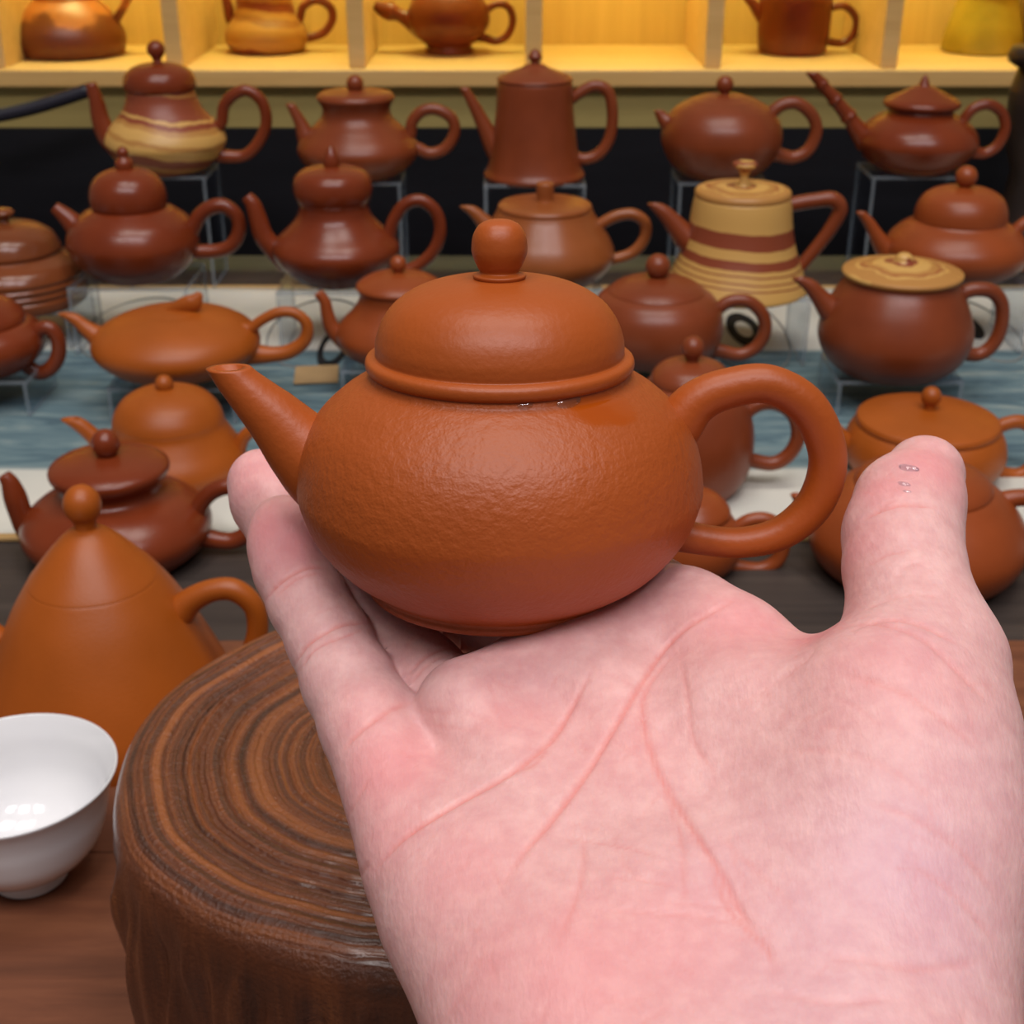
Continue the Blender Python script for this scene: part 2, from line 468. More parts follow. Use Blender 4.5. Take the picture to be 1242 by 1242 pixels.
def stump_mat():
    m, nt, b = new_mat('stump_wood')
    at = N(nt, 'ShaderNodeAttribute', attribute_name='ring')
    sd = N(nt, 'ShaderNodeAttribute', attribute_name='side')
    v = coords(nt)
    n1 = N(nt, 'ShaderNodeTexNoise', i_Scale=30.0, i_Detail=6.0, i_Roughness=0.65); nt.links.new(v, n1.inputs['Vector'])
    a = N(nt, 'ShaderNodeMath', operation='MULTIPLY_ADD', i_1=0.45); nt.links.new(n1.outputs[0], a.inputs[0]); nt.links.new(at.outputs['Fac'], a.inputs[2])
    top = ramp(nt, a.outputs[0], [(0.3, srgb(50, 26, 14)), (0.5, srgb(78, 40, 20)), (0.75, srgb(112, 58, 28)), (1.0, srgb(150, 84, 40))])
    mp = N(nt, 'ShaderNodeMapping'); mp.inputs['Scale'].default_value = (60, 60, 4); nt.links.new(v, mp.inputs[0])
    n2 = N(nt, 'ShaderNodeTexNoise', i_Scale=2.0, i_Detail=8.0, i_Roughness=0.7); nt.links.new(mp.outputs[0], n2.inputs['Vector'])
    sidec = ramp(nt, n2.outputs[0], [(0.3, srgb(34, 17, 9)), (0.5, srgb(74, 38, 20)), (0.7, srgb(116, 66, 32))])
    mx = N(nt, 'ShaderNodeMix', data_type='RGBA'); nt.links.new(sd.outputs['Fac'], mx.inputs[0])
    nt.links.new(top.outputs[0], mx.inputs[6]); nt.links.new(sidec.outputs[0], mx.inputs[7])
    nt.links.new(mx.outputs[2], b.inputs['Base Color'])
    n3 = N(nt, 'ShaderNodeTexNoise', i_Scale=700.0, i_Detail=3.0); nt.links.new(v, n3.inputs['Vector'])
    hh = N(nt, 'ShaderNodeMath', operation='MULTIPLY_ADD', i_1=1.4); nt.links.new(n2.outputs[0], hh.inputs[0]); nt.links.new(n3.outputs[0], hh.inputs[2])
    bump(nt, b, hh.outputs[0], 0.8, 0.0010)
    b.inputs['Roughness'].default_value = 0.36
    b.inputs['Coat Weight'].default_value = 0.6
    b.inputs['Coat Roughness'].default_value = 0.22
    return m
M['stump'] = stump_mat()

def skin_mat():
    m, nt, b = new_mat('skin')
    v = coords(nt)
    cr = N(nt, 'ShaderNodeAttribute', attribute_name='crease')
    pk = N(nt, 'ShaderNodeAttribute', attribute_name='pink')
    bl = N(nt, 'ShaderNodeAttribute', attribute_name='vein')
    wt = N(nt, 'ShaderNodeAttribute', attribute_name='wet')
    n1 = N(nt, 'ShaderNodeTexNoise', i_Scale=260.0, i_Detail=4.0, i_Roughness=0.6); nt.links.new(v, n1.inputs['Vector'])
    base = ramp(nt, n1.outputs[0], [(0.34, srgb(212, 161, 159)), (0.5, srgb(217, 169, 166)), (0.66, srgb(223, 178, 174))])
    def mixto(prev, fac, colr, amt):
        f = N(nt, 'ShaderNodeMath', operation='MULTIPLY', i_1=amt, use_clamp=True); nt.links.new(fac, f.inputs[0])
        mx = N(nt, 'ShaderNodeMix', data_type='RGBA'); nt.links.new(f.outputs[0], mx.inputs[0])
        nt.links.new(prev, mx.inputs[6]); mx.inputs[7].default_value = colr
        return mx.outputs[2]
    c = mixto(base.outputs[0], pk.outputs['Fac'], srgb(216, 130, 133), 0.8)
    c = mixto(c, bl.outputs['Fac'], srgb(192, 152, 176), 0.42)
    c = mixto(c, cr.outputs['Fac'], srgb(212, 118, 108), 0.6)
    nt.links.new(c, b.inputs['Base Color'])
    # fine skin lines
    mp = N(nt, 'ShaderNodeMapping'); mp.inputs['Scale'].default_value = (1400, 500, 700); mp.inputs['Rotation'].default_value = (0, 0, 0.5)
    nt.links.new(v, mp.inputs[0])
    n2 = N(nt, 'ShaderNodeTexNoise', i_Scale=1.0, i_Detail=3.0); nt.links.new(mp.outputs[0], n2.inputs['Vector'])
    n3 = N(nt, 'ShaderNodeTexVoronoi', i_Scale=620.0); nt.links.new(v, n3.inputs['Vector'])
    h = N(nt, 'ShaderNodeMath', operation='MULTIPLY_ADD', i_1=0.5); nt.links.new(n3.outputs[0], h.inputs[0]); nt.links.new(n2.outputs[0], h.inputs[2])
    bump(nt, b, h.outputs[0], 0.22, 0.0005)
    rr = N(nt, 'ShaderNodeMapRange'); rr.inputs[3].default_value = 0.46; rr.inputs[4].default_value = 0.06
    nt.links.new(wt.outputs['Fac'], rr.inputs[0]); nt.links.new(rr.outputs[0], b.inputs['Roughness'])
    b.inputs['Specular IOR Level'].default_value = 0.42
    b.inputs['Subsurface Weight'].default_value = 0.25
    b.inputs['Subsurface Radius'].default_value = (1.0, 0.35, 0.2)
    b.inputs['Subsurface Scale'].default_value = 0.0035
    return m
M['skin'] = skin_mat()

# ------------------------------------------------------------------ structure
floor = box('floor', (-2.2, -1.2, -0.78), (2.2, 2.4, -0.75), M['floor']); tag(floor, 'brown wooden floor under the display table', kind='structure')
wallb = box('wall_back', (-2.2, 1.60, -0.75), (2.2, 1.66, 1.6), M['wall']); tag(wallb, 'beige plaster wall behind the lit shelves', kind='structure')

# table
tb = empty('display_table', (0, 0.7, -0.75)); tag(tb, 'dark grey-brown wooden table under the teapots and cloth', 'table')
tt = box('table_top', (-1.0, -0.62, 0.715), (1.0, 0.58, 0.75), M['table'], tb, 0.003)
for sx_ in (-0.93, 0.93):
    for sy_ in (-0.55, 0.5):
        box('leg', (sx_ - 0.03, sy_ - 0.03, 0.0), (sx_ + 0.03, sy_ + 0.03, 0.716), M['table'], tb, 0.003)

# walnut board in front
yb = on_plane(621, 776, 0.006)[1]
board = empty('tea_board', (0, 0.36, 0)); tag(board, 'brown walnut board under the wood stump and porcelain cup', 'board')
nb = 3
yl = np.linspace(0.10 - 0.36, yb - 0.36, nb + 1)
for i in range(nb):
    box('plank', (-0.62, yl[i] + 0.0001, 0.0), (0.62, yl[i + 1] - 0.0001, 0.006), M['board'], board, 0.0006, 1)

# cloth runner
y0 = on_plane(621, 652, 0.0)[1]; y1 = on_plane(621, 352, 0.0)[1]
rn = empty('table_runner', (0, y0, 0)); tag(rn, 'cream and blue printed cloth runner spread under the teapots', 'cloth')
nx, ny = 120, 40
vv, ff = [], []
for j in range(ny + 1):
    for i in range(nx + 1):
        x = -0.75 + 1.5 * i / nx; y = (y1 - y0) * j / ny
        vv.append((x, y, 0.0020 + 0.0006 * math.sin(x * 31 + y * 14) * math.sin(y * 40 + x * 7)))
for j in range(ny):
    for i in range(nx):
        a = j * (nx + 1) + i
        ff.append((a, a + 1, a + nx + 2, a + nx + 1))
cl = mesh_obj('cloth', vv, ff, M['runner'], rn)
sd_ = cl.modifiers.new('thickness', 'SOLIDIFY'); sd_.thickness = 0.0008
box('trim', (-0.75, -0.006, 0.0002), (0.75, 0.0, 0.0030), M['trim'], rn, 0.0006, 1)
box('trim', (-0.75, y1 - y0, 0.0002), (0.75, y1 - y0 + 0.006, 0.0030), M['trim'], rn, 0.0006, 1)
def annulus(px, py, rx, ry, w, mat, name):
    c = on_plane(px, py, 0.0)
    sx_ = on_plane(px + rx, py, 0.0)[0] - c[0]
    sy_ = (on_plane(px, py - ry, 0.0)[1] - on_plane(px, py + ry, 0.0)[1]) / 2
    v, f = [], []
    n = 56
    for k in range(n):
        a = 2 * math.pi * k / n
        for q, z in ((1.0, 0.0022), (1 - w, 0.0022), (1.0, 0.0030), (1 - w, 0.0030)):
            v.append((c[0] + sx_ * q * math.cos(a), c[1] - y0 + sy_ * q * math.sin(a), z))
    for k in range(n):
        a = 4 * k; b_ = 4 * ((k + 1) % n)
        f += [(a + 2, a + 3, b_ + 3, b_ + 2), (a, a + 2, b_ + 2, b_), (a + 3, a + 1, b_ + 1, b_ + 3)]
    return mesh_obj(name, v, f, mat, rn, False)
annulus(902, 403, 20, 20, 0.5, M['black_print'], 'printed_ring')
annulus(405, 425, 18, 25, 0.35, M['black_print'], 'printed_ring')
annulus(1170, 396, 16, 18, 0.5, M['black_print'], 'printed_ring')
annulus(900, 405, 52, 48, 0.03, M['thin_print'], 'printed_circle')
annulus(385, 405, 58, 42, 0.025, M['thin_print'], 'printed_circle')
annulus(165, 400, 60, 38, 0.025, M['thin_print'], 'printed_circle')
annulus(1180, 400, 46, 40, 0.03, M['thin_print'], 'printed_circle')

# shelf cabinet behind the table
YS = 1.36
zs_top = CH - YS * math.tan(theta(85)); zs_bot = CH - YS * math.tan(theta(106))
def shx(px):
    d = YS * FV[1] + (0.2 - CH) * FV[2]
    return (px - 621) / FPX * d
cab = empty('display_cabinet', (0, YS, -0.75)); tag(cab, 'pale wood display cabinet with yellow lit compartments and black base', 'cabinet')
Z0 = 0.75
DEP = 0.195
x_l, x_r = shx(-240), shx(1530)
box('shelf_board', (x_l, 0, Z0 + zs_bot), (x_r, DEP, Z0 + zs_top), M['shelf_wood'], cab, 0.002)
box('top_board', (x_l, 0, Z0 + zs_top + 0.25), (x_r, DEP, Z0 + zs_top + 0.27), M['shelf_wood'], cab, 0.002)
box('added_light_baffle', (x_l, 0.001, Z0 + zs_top + 0.09), (x_r, 0.012, Z0 + zs_top + 0.251), M['shelf_wood'], cab, 0.001)  # unseen board added to keep the strip light off the teapots in front
xs = [shx(p) for p in (-17, 203, 429, 648, 870, 1088, 1308)]
xb = [x_l] + xs + [x_r]
for i in range(len(xb) - 1):
    bp = box('back_panel', (xb[i] + 0.0005, DEP - 0.008, Z0 + zs_top), (xb[i + 1] - 0.0005, DEP, Z0 + zs_top + 0.25), M['shelf_back'], cab)
    m_ = (xb[i] + xb[i + 1]) / 2
    ld = bpy.data.lights.new('shelf_strip_%d_offscreen' % (i + 1), 'AREA'); ld.shape = 'RECTANGLE'
    ld.size = 0.13; ld.size_y = 0.012; ld.energy = 0.60; ld.color = (0.94, 1.0, 0.38)
    lo_ = bpy.data.objects.new('shelf_strip_%d_offscreen' % (i + 1), ld); COL.objects.link(lo_)
    lo_.location = (m_, YS + 0.10, zs_top + 0.242)
    st = box('light_strip', (m_ - 0.07, 0.092, Z0 + zs_top + 0.243), (m_ + 0.07, 0.108, Z0 + zs_top + 0.25), M['porcelain'], cab)
for x in xs:
    box('divider', (x - 0.008, 0.0125, Z0 + zs_top), (x + 0.008, DEP - 0.008, Z0 + zs_top + 0.25), M['shelf_wood'], cab, 0.001)
for x in (x_l, x_r - 0.018):
    box('side_panel', (x, 0, 0), (x + 0.018, DEP, Z0 + zs_top + 0.27), M['shelf_wood'], cab, 0.001)
z_ol = CH - (YS + 0.01) * math.tan(theta(155))
box('plinth_panel', (x_l + 0.018, 0.012, Z0 + z_ol), (x_r - 0.018, 0.04, Z0 + zs_bot), M['olive'], cab)
box('base_panel', (x_l + 0.018, 0.004, 0.0), (x_r - 0.018, 0.05, Z0 + z_ol), M['black_wood'], cab)
# navy strap across the black base at the left
a_ = cs(-40, 147, 1.27); b_ = cs(112, 108, 1.27)
pth = catmull([a_, (a_ + b_) / 2 + np.array([0, 0, -0.003]), b_], 8)
stp = tube('navy_rod', pth, [0.0065] * len(pth), M['strap'], None, 12, side=(0, 1, 0))
tag(stp, 'dark navy rod leaning on the cabinet front beside the banded teapot', 'rod')

# dark carved ornament at the cabinet's right
oc = cs(1262, 150, 1.22)
orn = empty('carved_stand', (oc[0], oc[1], 0.0)); tag(orn, 'dark carved wooden stand at the end of the shelf', 'stand')
zt = cs(1262, 52, 1.22)[2]
lathe('top_disc', [(0, zt - 0.016), (0.03, zt - 0.016), (0.036, zt - 0.012), (0.037, zt - 0.006), (0.034, zt), (0, zt + 0.001)], M['ornament'], orn, 40)
lathe('column', [(0, 0), (0.033, 0.0), (0.034, 0.006), (0.026, 0.014), (0.02, zt * 0.45), (0.030, zt * 0.6), (0.031, zt * 0.8), (0.026, zt - 0.015), (0, zt - 0.015)], M['ornament'], orn, 40)

# ------------------------------------------------------------------ teapots
def pot(label, cx, by, z=None, depth=None, tilt=0.0, body=(), lid=None, knob=None, spout=None, handle=None,
        bm='clay_red', lm=None, km=None, hm=None, sm=None, group=None, seg=72, spout_cut=True, cat='teapot', smooth_body=6,
        flat_h=1.0, hollow=True, yaw=0.0, ext=14, knob_path=None):
    """profiles are (half width, row) and paths (column, row, radius), read on the photograph at the pot's own distance"""
    if depth is None:
        base = on_plane(cx, by, z)
    else:
        base = cs(cx, by, depth)
    ax = np.array([0, math.sin(tilt), math.cos(tilt)])
    d0 = float(np.dot(base - CV, FV)); u0 = float(np.dot(base - CV, UV_))
    aF, aU = float(np.dot(ax, FV)), float(np.dot(ax, UV_))
    def zof(y):
        q = (621 - y) / FPX
        return (q * d0 - u0) / (aU - q * aF)
    def rof(r, y): return r * (d0 + zof(y) * aF) / FPX
    def xof(px, y): return (px - 621) / FPX * (d0 + zof(y) * aF) - base[0]
    root = empty('teapot', base)
    root.rotation_euler = (-tilt, 0, yaw)
    def prof(P, n, close_top=True):
        Q = [(rof(r, y), zof(y)) for r, y in P]
        C = catmull(Q, n)
        C[:, 0] = np.maximum(C[:, 0], 0)
        out = [tuple(c) for c in C]
        return out
    bp = prof(body, smooth_body)
    bp = [(0, bp[0][1])] + bp + [(0, bp[-1][1])]
    bo = lathe('body', bp, M[bm], root, seg)
    if lid:
        lp = prof(lid, 5)
        lp = [(0, lp[0][1])] + lp + ([(0, lp[-1][1])] if lp[-1][0] > 1e-6 else [])
        lo_ = lathe('lid', lp, M[lm or bm], root, seg)
        if knob:
            kp = prof(knob, 5)
            kp = [(0, kp[0][1])] + kp + ([(0, kp[-1][1])] if kp[-1][0] > 1e-6 else [])
            lathe('knob', kp, M[km or lm or bm], lo_, 36)
        if knob_path:
            C = catmull([(xof(x, y), zof(y), rof(r, y)) for x, y, r in knob_path], 6)
            tube('knob', np.stack([C[:, 0], 0 * C[:, 0], C[:, 1]], 1), C[:, 2], M[km or lm or bm], lo_, 16, flat=0.7)
    if spout:
        C = catmull([(xof(x, y), zof(y), rof(r, y)) for x, y, r in spout], 7)
        P = np.stack([C[:, 0], 0 * C[:, 0], C[:, 1]], 1)
        tube('spout', P, C[:, 2], M[sm or bm], root, 24, hollow=hollow, flatcut=spout_cut)
    if handle:
        hl = list(handle)
        if ext:
            x0, yy0, r0 = hl[0]; x1, yy1, r1 = hl[-1]
            hl = [(x0 - ext, yy0 + ext * 0.5, r0 * 1.15)] + hl + [(x1 - ext, yy1 - ext * 0.15, r1 * 1.1)]
        C = catmull([(xof(x, y), zof(y), rof(r, y)) for x, y, r in hl], 7)
        P = np.stack([C[:, 0], 0 * C[:, 0], C[:, 1]], 1)
        tube('handle', P, C[:, 2], M[hm or bm], root, 22, flat=flat_h)
    tag(root, label, cat, group)
    return root, base

def ball(cy, r, neck, yb_):
    """knob: small neck then a ball with centre row cy"""
    out = [(neck * 1.3, yb_ + 1), (neck, yb_ - 1)]
    for a in (-50, -25, 0, 25, 50, 72):
        out.append((r * math.cos(math.radians(a)), cy - r * math.sin(math.radians(a))))
    out.append((0, cy - r))
    return out

# --- the teapot held in the hand
mdep = 0.2775
MT = math.radians(5.6)
main, mbase = pot('orange clay round teapot with ball knob held on the open palm', 607, 704, depth=mdep, tilt=MT,
    body=[(150, 705), (159, 703), (162, 698), (161, 693), (165, 688), (196, 667), (225, 634), (242, 596), (244, 572), (238, 536), (222, 503), (196, 477), (172, 461), (161, 455), (158, 450), (157, 444)],
    lid=[(152, 446), (158, 446), (162, 442), (163, 436), (161, 431), (155, 428), (151, 427), (151, 420), (150, 408), (143, 388), (128, 368), (104, 352), (74, 342), (40, 338), (0, 337)],
    knob=[(30, 339), (32, 336), (32, 333), (27, 331), (24, 329), (28, 321), (33, 309), (34, 299), (32, 285), (25, 273), (13, 267), (0, 266)],
    spout=[(440, 592, 62), (400, 572, 56), (369, 545, 47), (341, 515, 38), (309, 481, 29.5), (290, 461, 25), (277, 446, 22)],
    handle=[(800, 545, 34), (822, 515, 31), (845, 488, 27), (880, 472, 25), (932, 466, 24), (980, 494, 24), (1004, 552, 23.5), (990, 608, 23), (950, 645, 21), (900, 658, 19), (850, 654, 19), (812, 645, 22), (785, 635, 24)],
    bm='main', lm='main_plain', sm='main_plain', hm='main_plain', seg=144, smooth_body=7, ext=0)

G_A = 'teapots on the tallest clear stands'
SH = {}
def reg(k, res, w, dpt): SH[k] = (res[1], w, dpt)
# --- back row on tall stands
zA = 0.100
r = pot('teapot with yellow marbled bell body and dark red dome lid', 205, 205, zA, bm='marble_bell', lm='clay_dark', sm='clay_dark', hm='clay_dark',
    body=[(38, 206), (46, 203), (60, 192), (70, 177), (72, 168), (66, 154), (50, 136), (43, 122), (41, 112), (40, 108)],
    lid=[(40, 109), (43, 106), (43, 96), (38, 86), (26, 79), (10, 76), (0, 75)], knob=ball(60, 11, 5, 74),
    spout=[(150, 182, 14), (132, 168, 12.5), (122, 145, 11), (117, 122, 9), (110, 101, 6.5)],
    handle=[(268, 150, 7), (272, 128, 7), (285, 114, 7), (301, 110, 7), (318, 124, 7), (323, 148, 7), (314, 172, 7), (298, 188, 7), (278, 190, 8)], spout_cut=False)
reg('A1', r, 0.075, 0.06)
r = pot('red-brown teapot with flat disc lid on waisted neck', 436, 212, zA, bm='clay_red',
    body=[(38, 213), (46, 210), (64, 198), (73, 183), (70, 170), (56, 155), (44, 143), (41, 132), (44, 124), (46, 121)],
    lid=[(40, 122), (46, 121), (47, 117), (42, 112), (22, 109), (0, 108)], knob=ball(101, 10.5, 5, 110),
    spout=[(392, 190, 16), (375, 172, 13), (365, 150, 8), (352, 126, 5)],
    handle=[(497, 165, 7), (500, 148, 7), (512, 135, 7), (530, 133, 7), (548, 144, 7), (551, 162, 7), (540, 180, 7), (522, 186, 7), (505, 180, 8)])
reg('A2', r, 0.075, 0.06)
r = pot('tall tapering red clay teapot with pointed knob and slanting straight spout', 648, 213, zA, bm='clay_red',
    body=[(60, 214), (61, 210), (57, 202), (53, 185), (50, 160), (47, 130), (46, 104), (45, 98)],
    lid=[(44, 99), (46, 97), (45, 94), (34, 88), (18, 82), (11, 78), (0, 77)], knob=[(9, 79), (5, 76), (7, 72), (9, 69), (7, 65), (4, 61), (0, 59)],
    spout=[(612, 195, 16), (600, 178, 13), (590, 158, 10), (575, 128, 7), (563, 106, 5)],
    handle=[(690, 122, 7), (704, 112, 7), (722, 104, 7), (738, 112, 7), (743, 140, 7), (739, 168, 7), (727, 186, 7), (710, 193, 7), (692, 190, 8)])
reg('A3', r, 0.085, 0.07)
r = pot('plump round red teapot with ball knob and tiny stub spout', 872, 212, zA, bm='clay_red',
    body=[(36, 213), (44, 210), (60, 197), (71, 177), (73, 162), (69, 146), (57, 131), (40, 121), (34, 119)],
    lid=[(32, 120), (34, 119), (22, 115), (10, 114), (0, 113)], knob=ball(102, 10.5, 5, 114),
    spout=[(822, 158, 15), (810, 148, 11), (803, 140, 7), (799, 134, 5)],
    handle=[(930, 150, 8), (936, 137, 8), (950, 127, 7.5), (968, 126, 7.5), (985, 140, 7.5), (990, 160, 7.5), (980, 182, 7.5), (962, 191, 7.5), (942, 187, 9)])
reg('A4', r, 0.075, 0.06)
r = pot('glossy red teapot with pointed hat lid and bamboo-jointed spout', 1108, 205, zA, bm='clay_dark',
    body=[(38, 206), (45, 203), (60, 193), (70, 178), (72, 168), (66, 155), (52, 143), (40, 136), (38, 131)],
    lid=[(38, 132), (44, 129), (46, 125), (42, 120), (28, 113), (14, 106), (8, 104), (0, 103)], knob=[(9, 106), (7, 103), (5, 98), (3, 93), (0, 90)],
    spout=[(1052, 172, 15), (1038, 154, 10.5), (1032, 145, 9), (1029, 141, 10.5), (1026, 137, 9), (1016, 125, 8), (1013, 121, 9.5), (1010, 117, 8), (1000, 106, 7), (997, 102, 8.2), (994, 98, 7), (985, 88, 6)],
    handle=[(1166, 158, 6.5), (1170, 144, 6.5), (1182, 131, 6.5), (1200, 127, 6.5), (1215, 137, 6.5), (1219, 156, 6.5), (1210, 176, 6.5), (1194, 186, 6.5), (1174, 183, 8)])
reg('A5', r, 0.085, 0.06)

# --- second row
zB = 0.055
r = pot('glazed brown lidded pot with ridged round body beside the stubby gourd teapot', 20, 362, 0.032, bm='clay_glazed',
    body=[(76, 365), (84, 362), (86, 352), (84, 348), (86, 344), (84, 340), (86, 336), (84, 332), (85, 327), (78, 316), (64, 308), (60, 305)],
    lid=[(58, 306), (62, 303), (61, 297), (54, 284), (38, 274), (18, 270), (0, 269)], knob=[(10, 272), (6, 268), (6, 264), (13, 260), (13, 256), (8, 253), (0, 253)])
reg('B0', r, 0.10, 0.07)
r = pot('dark red gourd teapot with bulbous lid and short stubby spout', 167, 333, zB, bm='clay_dark',
    body=[(46, 334), (54, 330), (70, 315), (78, 297), (78, 284), (70, 268), (55, 256), (46, 251)],
    lid=[(42, 253), (45, 248), (46, 236), (42, 222), (32, 211), (16, 205), (0, 204)], knob=[(10, 206), (11, 200), (10, 195), (6, 190), (7, 185), (5, 180), (0, 177)],
    spout=[(115, 300, 20), (100, 284, 16), (86, 268, 12), (76, 259, 9.5), (66, 251, 7)],
    handle=[(232, 280, 9), (241, 263, 9), (255, 252, 9), (272, 250, 9), (287, 262, 8.5), (290, 280, 8.5), (281, 297, 8.5), (265, 304, 8.5), (240, 305, 9)], spout_cut=False)
reg('B1', r, 0.09, 0.07)
r = pot('dark red double-gourd teapot with tall upturned spout', 410, 338, zB, bm='clay_dark',
    body=[(40, 340), (48, 336), (68, 320), (77, 303), (73, 290), (58, 276), (46, 262), (42, 250), (43, 244)],
    lid=[(41, 246), (46, 238), (48, 227), (45, 214), (35, 206), (16, 202), (0, 201)], knob=[(9, 203), (10, 197), (9, 190), (6, 183), (3, 178), (0, 176)],
    spout=[(350, 318, 16), (333, 302, 13), (320, 286, 12), (313, 265, 11), (307, 248, 9.5), (299, 238, 7)],
    handle=[(470, 295, 7.5), (476, 270, 7.5), (490, 249, 7.5), (510, 243, 7.5), (528, 256, 7.5), (534, 278, 7.5), (527, 302, 7.5), (510, 320, 7.5), (488, 330, 8)], spout_cut=False)
reg('B2', r, 0.085, 0.07)
r = pot('olive-brown teapot with flat lid and square peg knob', 660, 335, zB, bm='clay_brown',
    body=[(58, 338), (66, 334), (80, 320), (85, 306), (80, 290), (70, 274), (61, 260), (58, 254)],
    lid=[(55, 256), (57, 253), (57, 249), (52, 246), (30, 244), (0, 243)], knob=[(11, 245), (10, 240), (11, 230), (11, 223), (8, 221), (0, 220)],
    spout=[(612, 295, 18), (598, 281, 13), (584, 266, 9), (574, 256, 7), (566, 250, 5.5)],
    handle=[(716, 282, 7), (728, 272, 7), (748, 262, 7), (768, 260, 7), (782, 270, 7), (782, 288, 7), (768, 306, 7), (746, 314, 7), (732, 314, 8)])
reg('B3', r, 0.085, 0.07)
r = pot('cone-shaped teapot with bold cream and brown marbled bands', 893, 345, zB, bm='marble_cone', lm='swirl_lid', sm='clay_red', hm='clay_red',
    body=[(84, 349), (86, 346), (82, 335), (75, 318), (68, 298), (63, 275), (60, 250), (58, 238)],
    lid=[(56, 239), (58, 237), (58, 232), (53, 228), (30, 226), (0, 225)], knob=[(9, 227), (6, 222), (5, 212), (10, 205), (15, 201), (14, 197), (6, 195), (0, 195)], km='swirl_lid',
    spout=[(845, 300, 19), (830, 286, 15), (815, 268, 11), (803, 255, 8.5), (794, 247, 6)],
    handle=[(945, 252, 9), (965, 247, 9), (990, 243, 9), (1010, 242, 9.5), (1019, 254, 9), (1008, 276, 8.5), (992, 298, 8), (972, 322, 8), (958, 336, 9)])
reg('B4', r, 0.10, 0.07)
r = pot('red teapot with stacked dome lid and thin curved spout', 1155, 332, zB, bm='clay_mid',
    body=[(50, 335), (60, 331), (78, 318), (85, 304), (82, 290), (70, 277), (58, 269), (55, 266)],
    lid=[(54, 267), (55, 263), (53, 250), (46, 238), (32, 230), (14, 227), (0, 226)], knob=ball(214, 13, 6, 227),
    spout=[(1085, 318, 14), (1074, 303, 12), (1062, 284, 8.5), (1054, 270, 6.5), (1044, 257, 4.5)],
    handle=[(1222, 300, 8), (1231, 282, 8), (1246, 270, 8), (1264, 270, 8), (1278, 284, 8), (1278, 302, 8), (1264, 318, 8), (1244, 322, 8), (1226, 316, 9)])
reg('B5', r, 0.10, 0.07)

# --- third row
zC = 0.028
r = pot('dark red rounded pot with looped handle beside the blue cloth band', -22, 444, zC, bm='clay_dark',
    body=[(50, 446), (58, 443), (72, 432), (80, 418), (78, 404), (68, 394), (60, 390)],
    lid=[(58, 392), (61, 389), (58, 380), (46, 368), (26, 360), (0, 357)], knob=ball(345, 11, 6, 358),
    handle=[(40, 412, 9), (48, 400, 9), (60, 398, 9), (70, 410, 9), (71, 430, 9), (62, 446, 9), (48, 452, 9), (36, 446, 9), (28, 440, 9)])
reg('C0', r, 0.08, 0.06)
r = pot('flattened orange teapot with leaf-shaped knob and pinched looping handle', 218, 452, zC, bm='clay_orange',
    body=[(44, 453), (54, 450), (78, 440), (96, 426), (101, 414), (94, 400), (74, 388), (48, 380), (30, 378)],
    lid=[(28, 379), (30, 378), (20, 376), (0, 375)], knob_path=[(194, 383, 3), (208, 377, 7), (222, 371, 10), (234, 367, 11), (240, 360, 7), (242, 355, 3.5)], ext=0,
    spout=[(150, 428, 26), (133, 417, 19), (117, 407, 13), (102, 396, 9), (90, 386, 7), (79, 380, 5)],
    handle=[(292, 400, 9), (304, 398, 7), (318, 388, 6.5), (338, 379, 6.5), (358, 380, 6.5), (372, 393, 7), (370, 412, 8), (352, 426, 9), (328, 430, 10), (300, 428, 15), (285, 424, 18)])
reg('C1', r, 0.085, 0.06)
r = pot('red teapot with wide lid and serpent-like upright spout, behind the lid of the held pot', 487, 432, zC, bm='clay_mid',
    body=[(44, 436), (54, 432), (70, 420), (78, 405), (72, 390), (58, 376), (50, 364), (48, 354), (50, 350)],
    lid=[(48, 351), (52, 348), (50, 343), (38, 336), (20, 331), (0, 330)], knob=ball(320, 10, 6, 332),
    spout=[(428, 420, 14), (412, 408, 11), (402, 396, 9.5), (397, 380, 8), (394, 366, 7), (386, 355, 6)],
    handle=[(555, 390, 7), (565, 374, 7), (582, 366, 7), (598, 376, 7), (602, 396, 7), (592, 414, 7), (572, 418, 7), (560, 416, 8)], spout_cut=False)
reg('C2', r, 0.08, 0.06)
r = pot('smooth brown-red dome teapot with ball knob and round ring handle', 793, 428, zC, bm='clay_red',
    body=[(56, 432), (66, 428), (78, 412), (82, 394), (79, 374), (70, 360), (58, 352)],
    lid=[(58, 353), (58, 351), (46, 343), (26, 337), (0, 335)], knob=ball(323, 15, 7, 337),
    spout=[(735, 410, 15), (722, 396, 12), (712, 380, 9), (704, 366, 7)],
    handle=[(862, 388, 8), (872, 374, 8), (888, 365, 8), (908, 366, 8), (924, 380, 8), (928, 400, 8), (918, 420, 8), (898, 430, 8), (874, 426, 9)])
reg('C3', r, 0.085, 0.06)
r = pot('red-brown teapot with wide tan marbled disc lid', 1080, 444, zC, bm='clay_red', lm='swirl_lid',
    body=[(58, 447), (66, 444), (82, 430), (91, 410), (91, 392), (84, 370), (75, 352), (68, 341), (66, 336)],
    lid=[(64, 337), (70, 334), (72, 330), (68, 327), (44, 322), (24, 318), (0, 317)], knob=[(15, 319), (11, 315), (10, 311), (5, 307), (0, 306)],
    spout=[(1025, 392, 22), (1008, 376, 16), (994, 360, 11), (982, 346, 8.5), (970, 337, 6)],
    handle=[(1158, 368, 9), (1168, 356, 9), (1184, 351, 9), (1204, 354, 9), (1215, 370, 8.5), (1214, 396, 8.5), (1204, 418, 8.5), (1186, 430, 8.5), (1160, 426, 9.5)])
reg('C5', r, 0.085, 0.06)

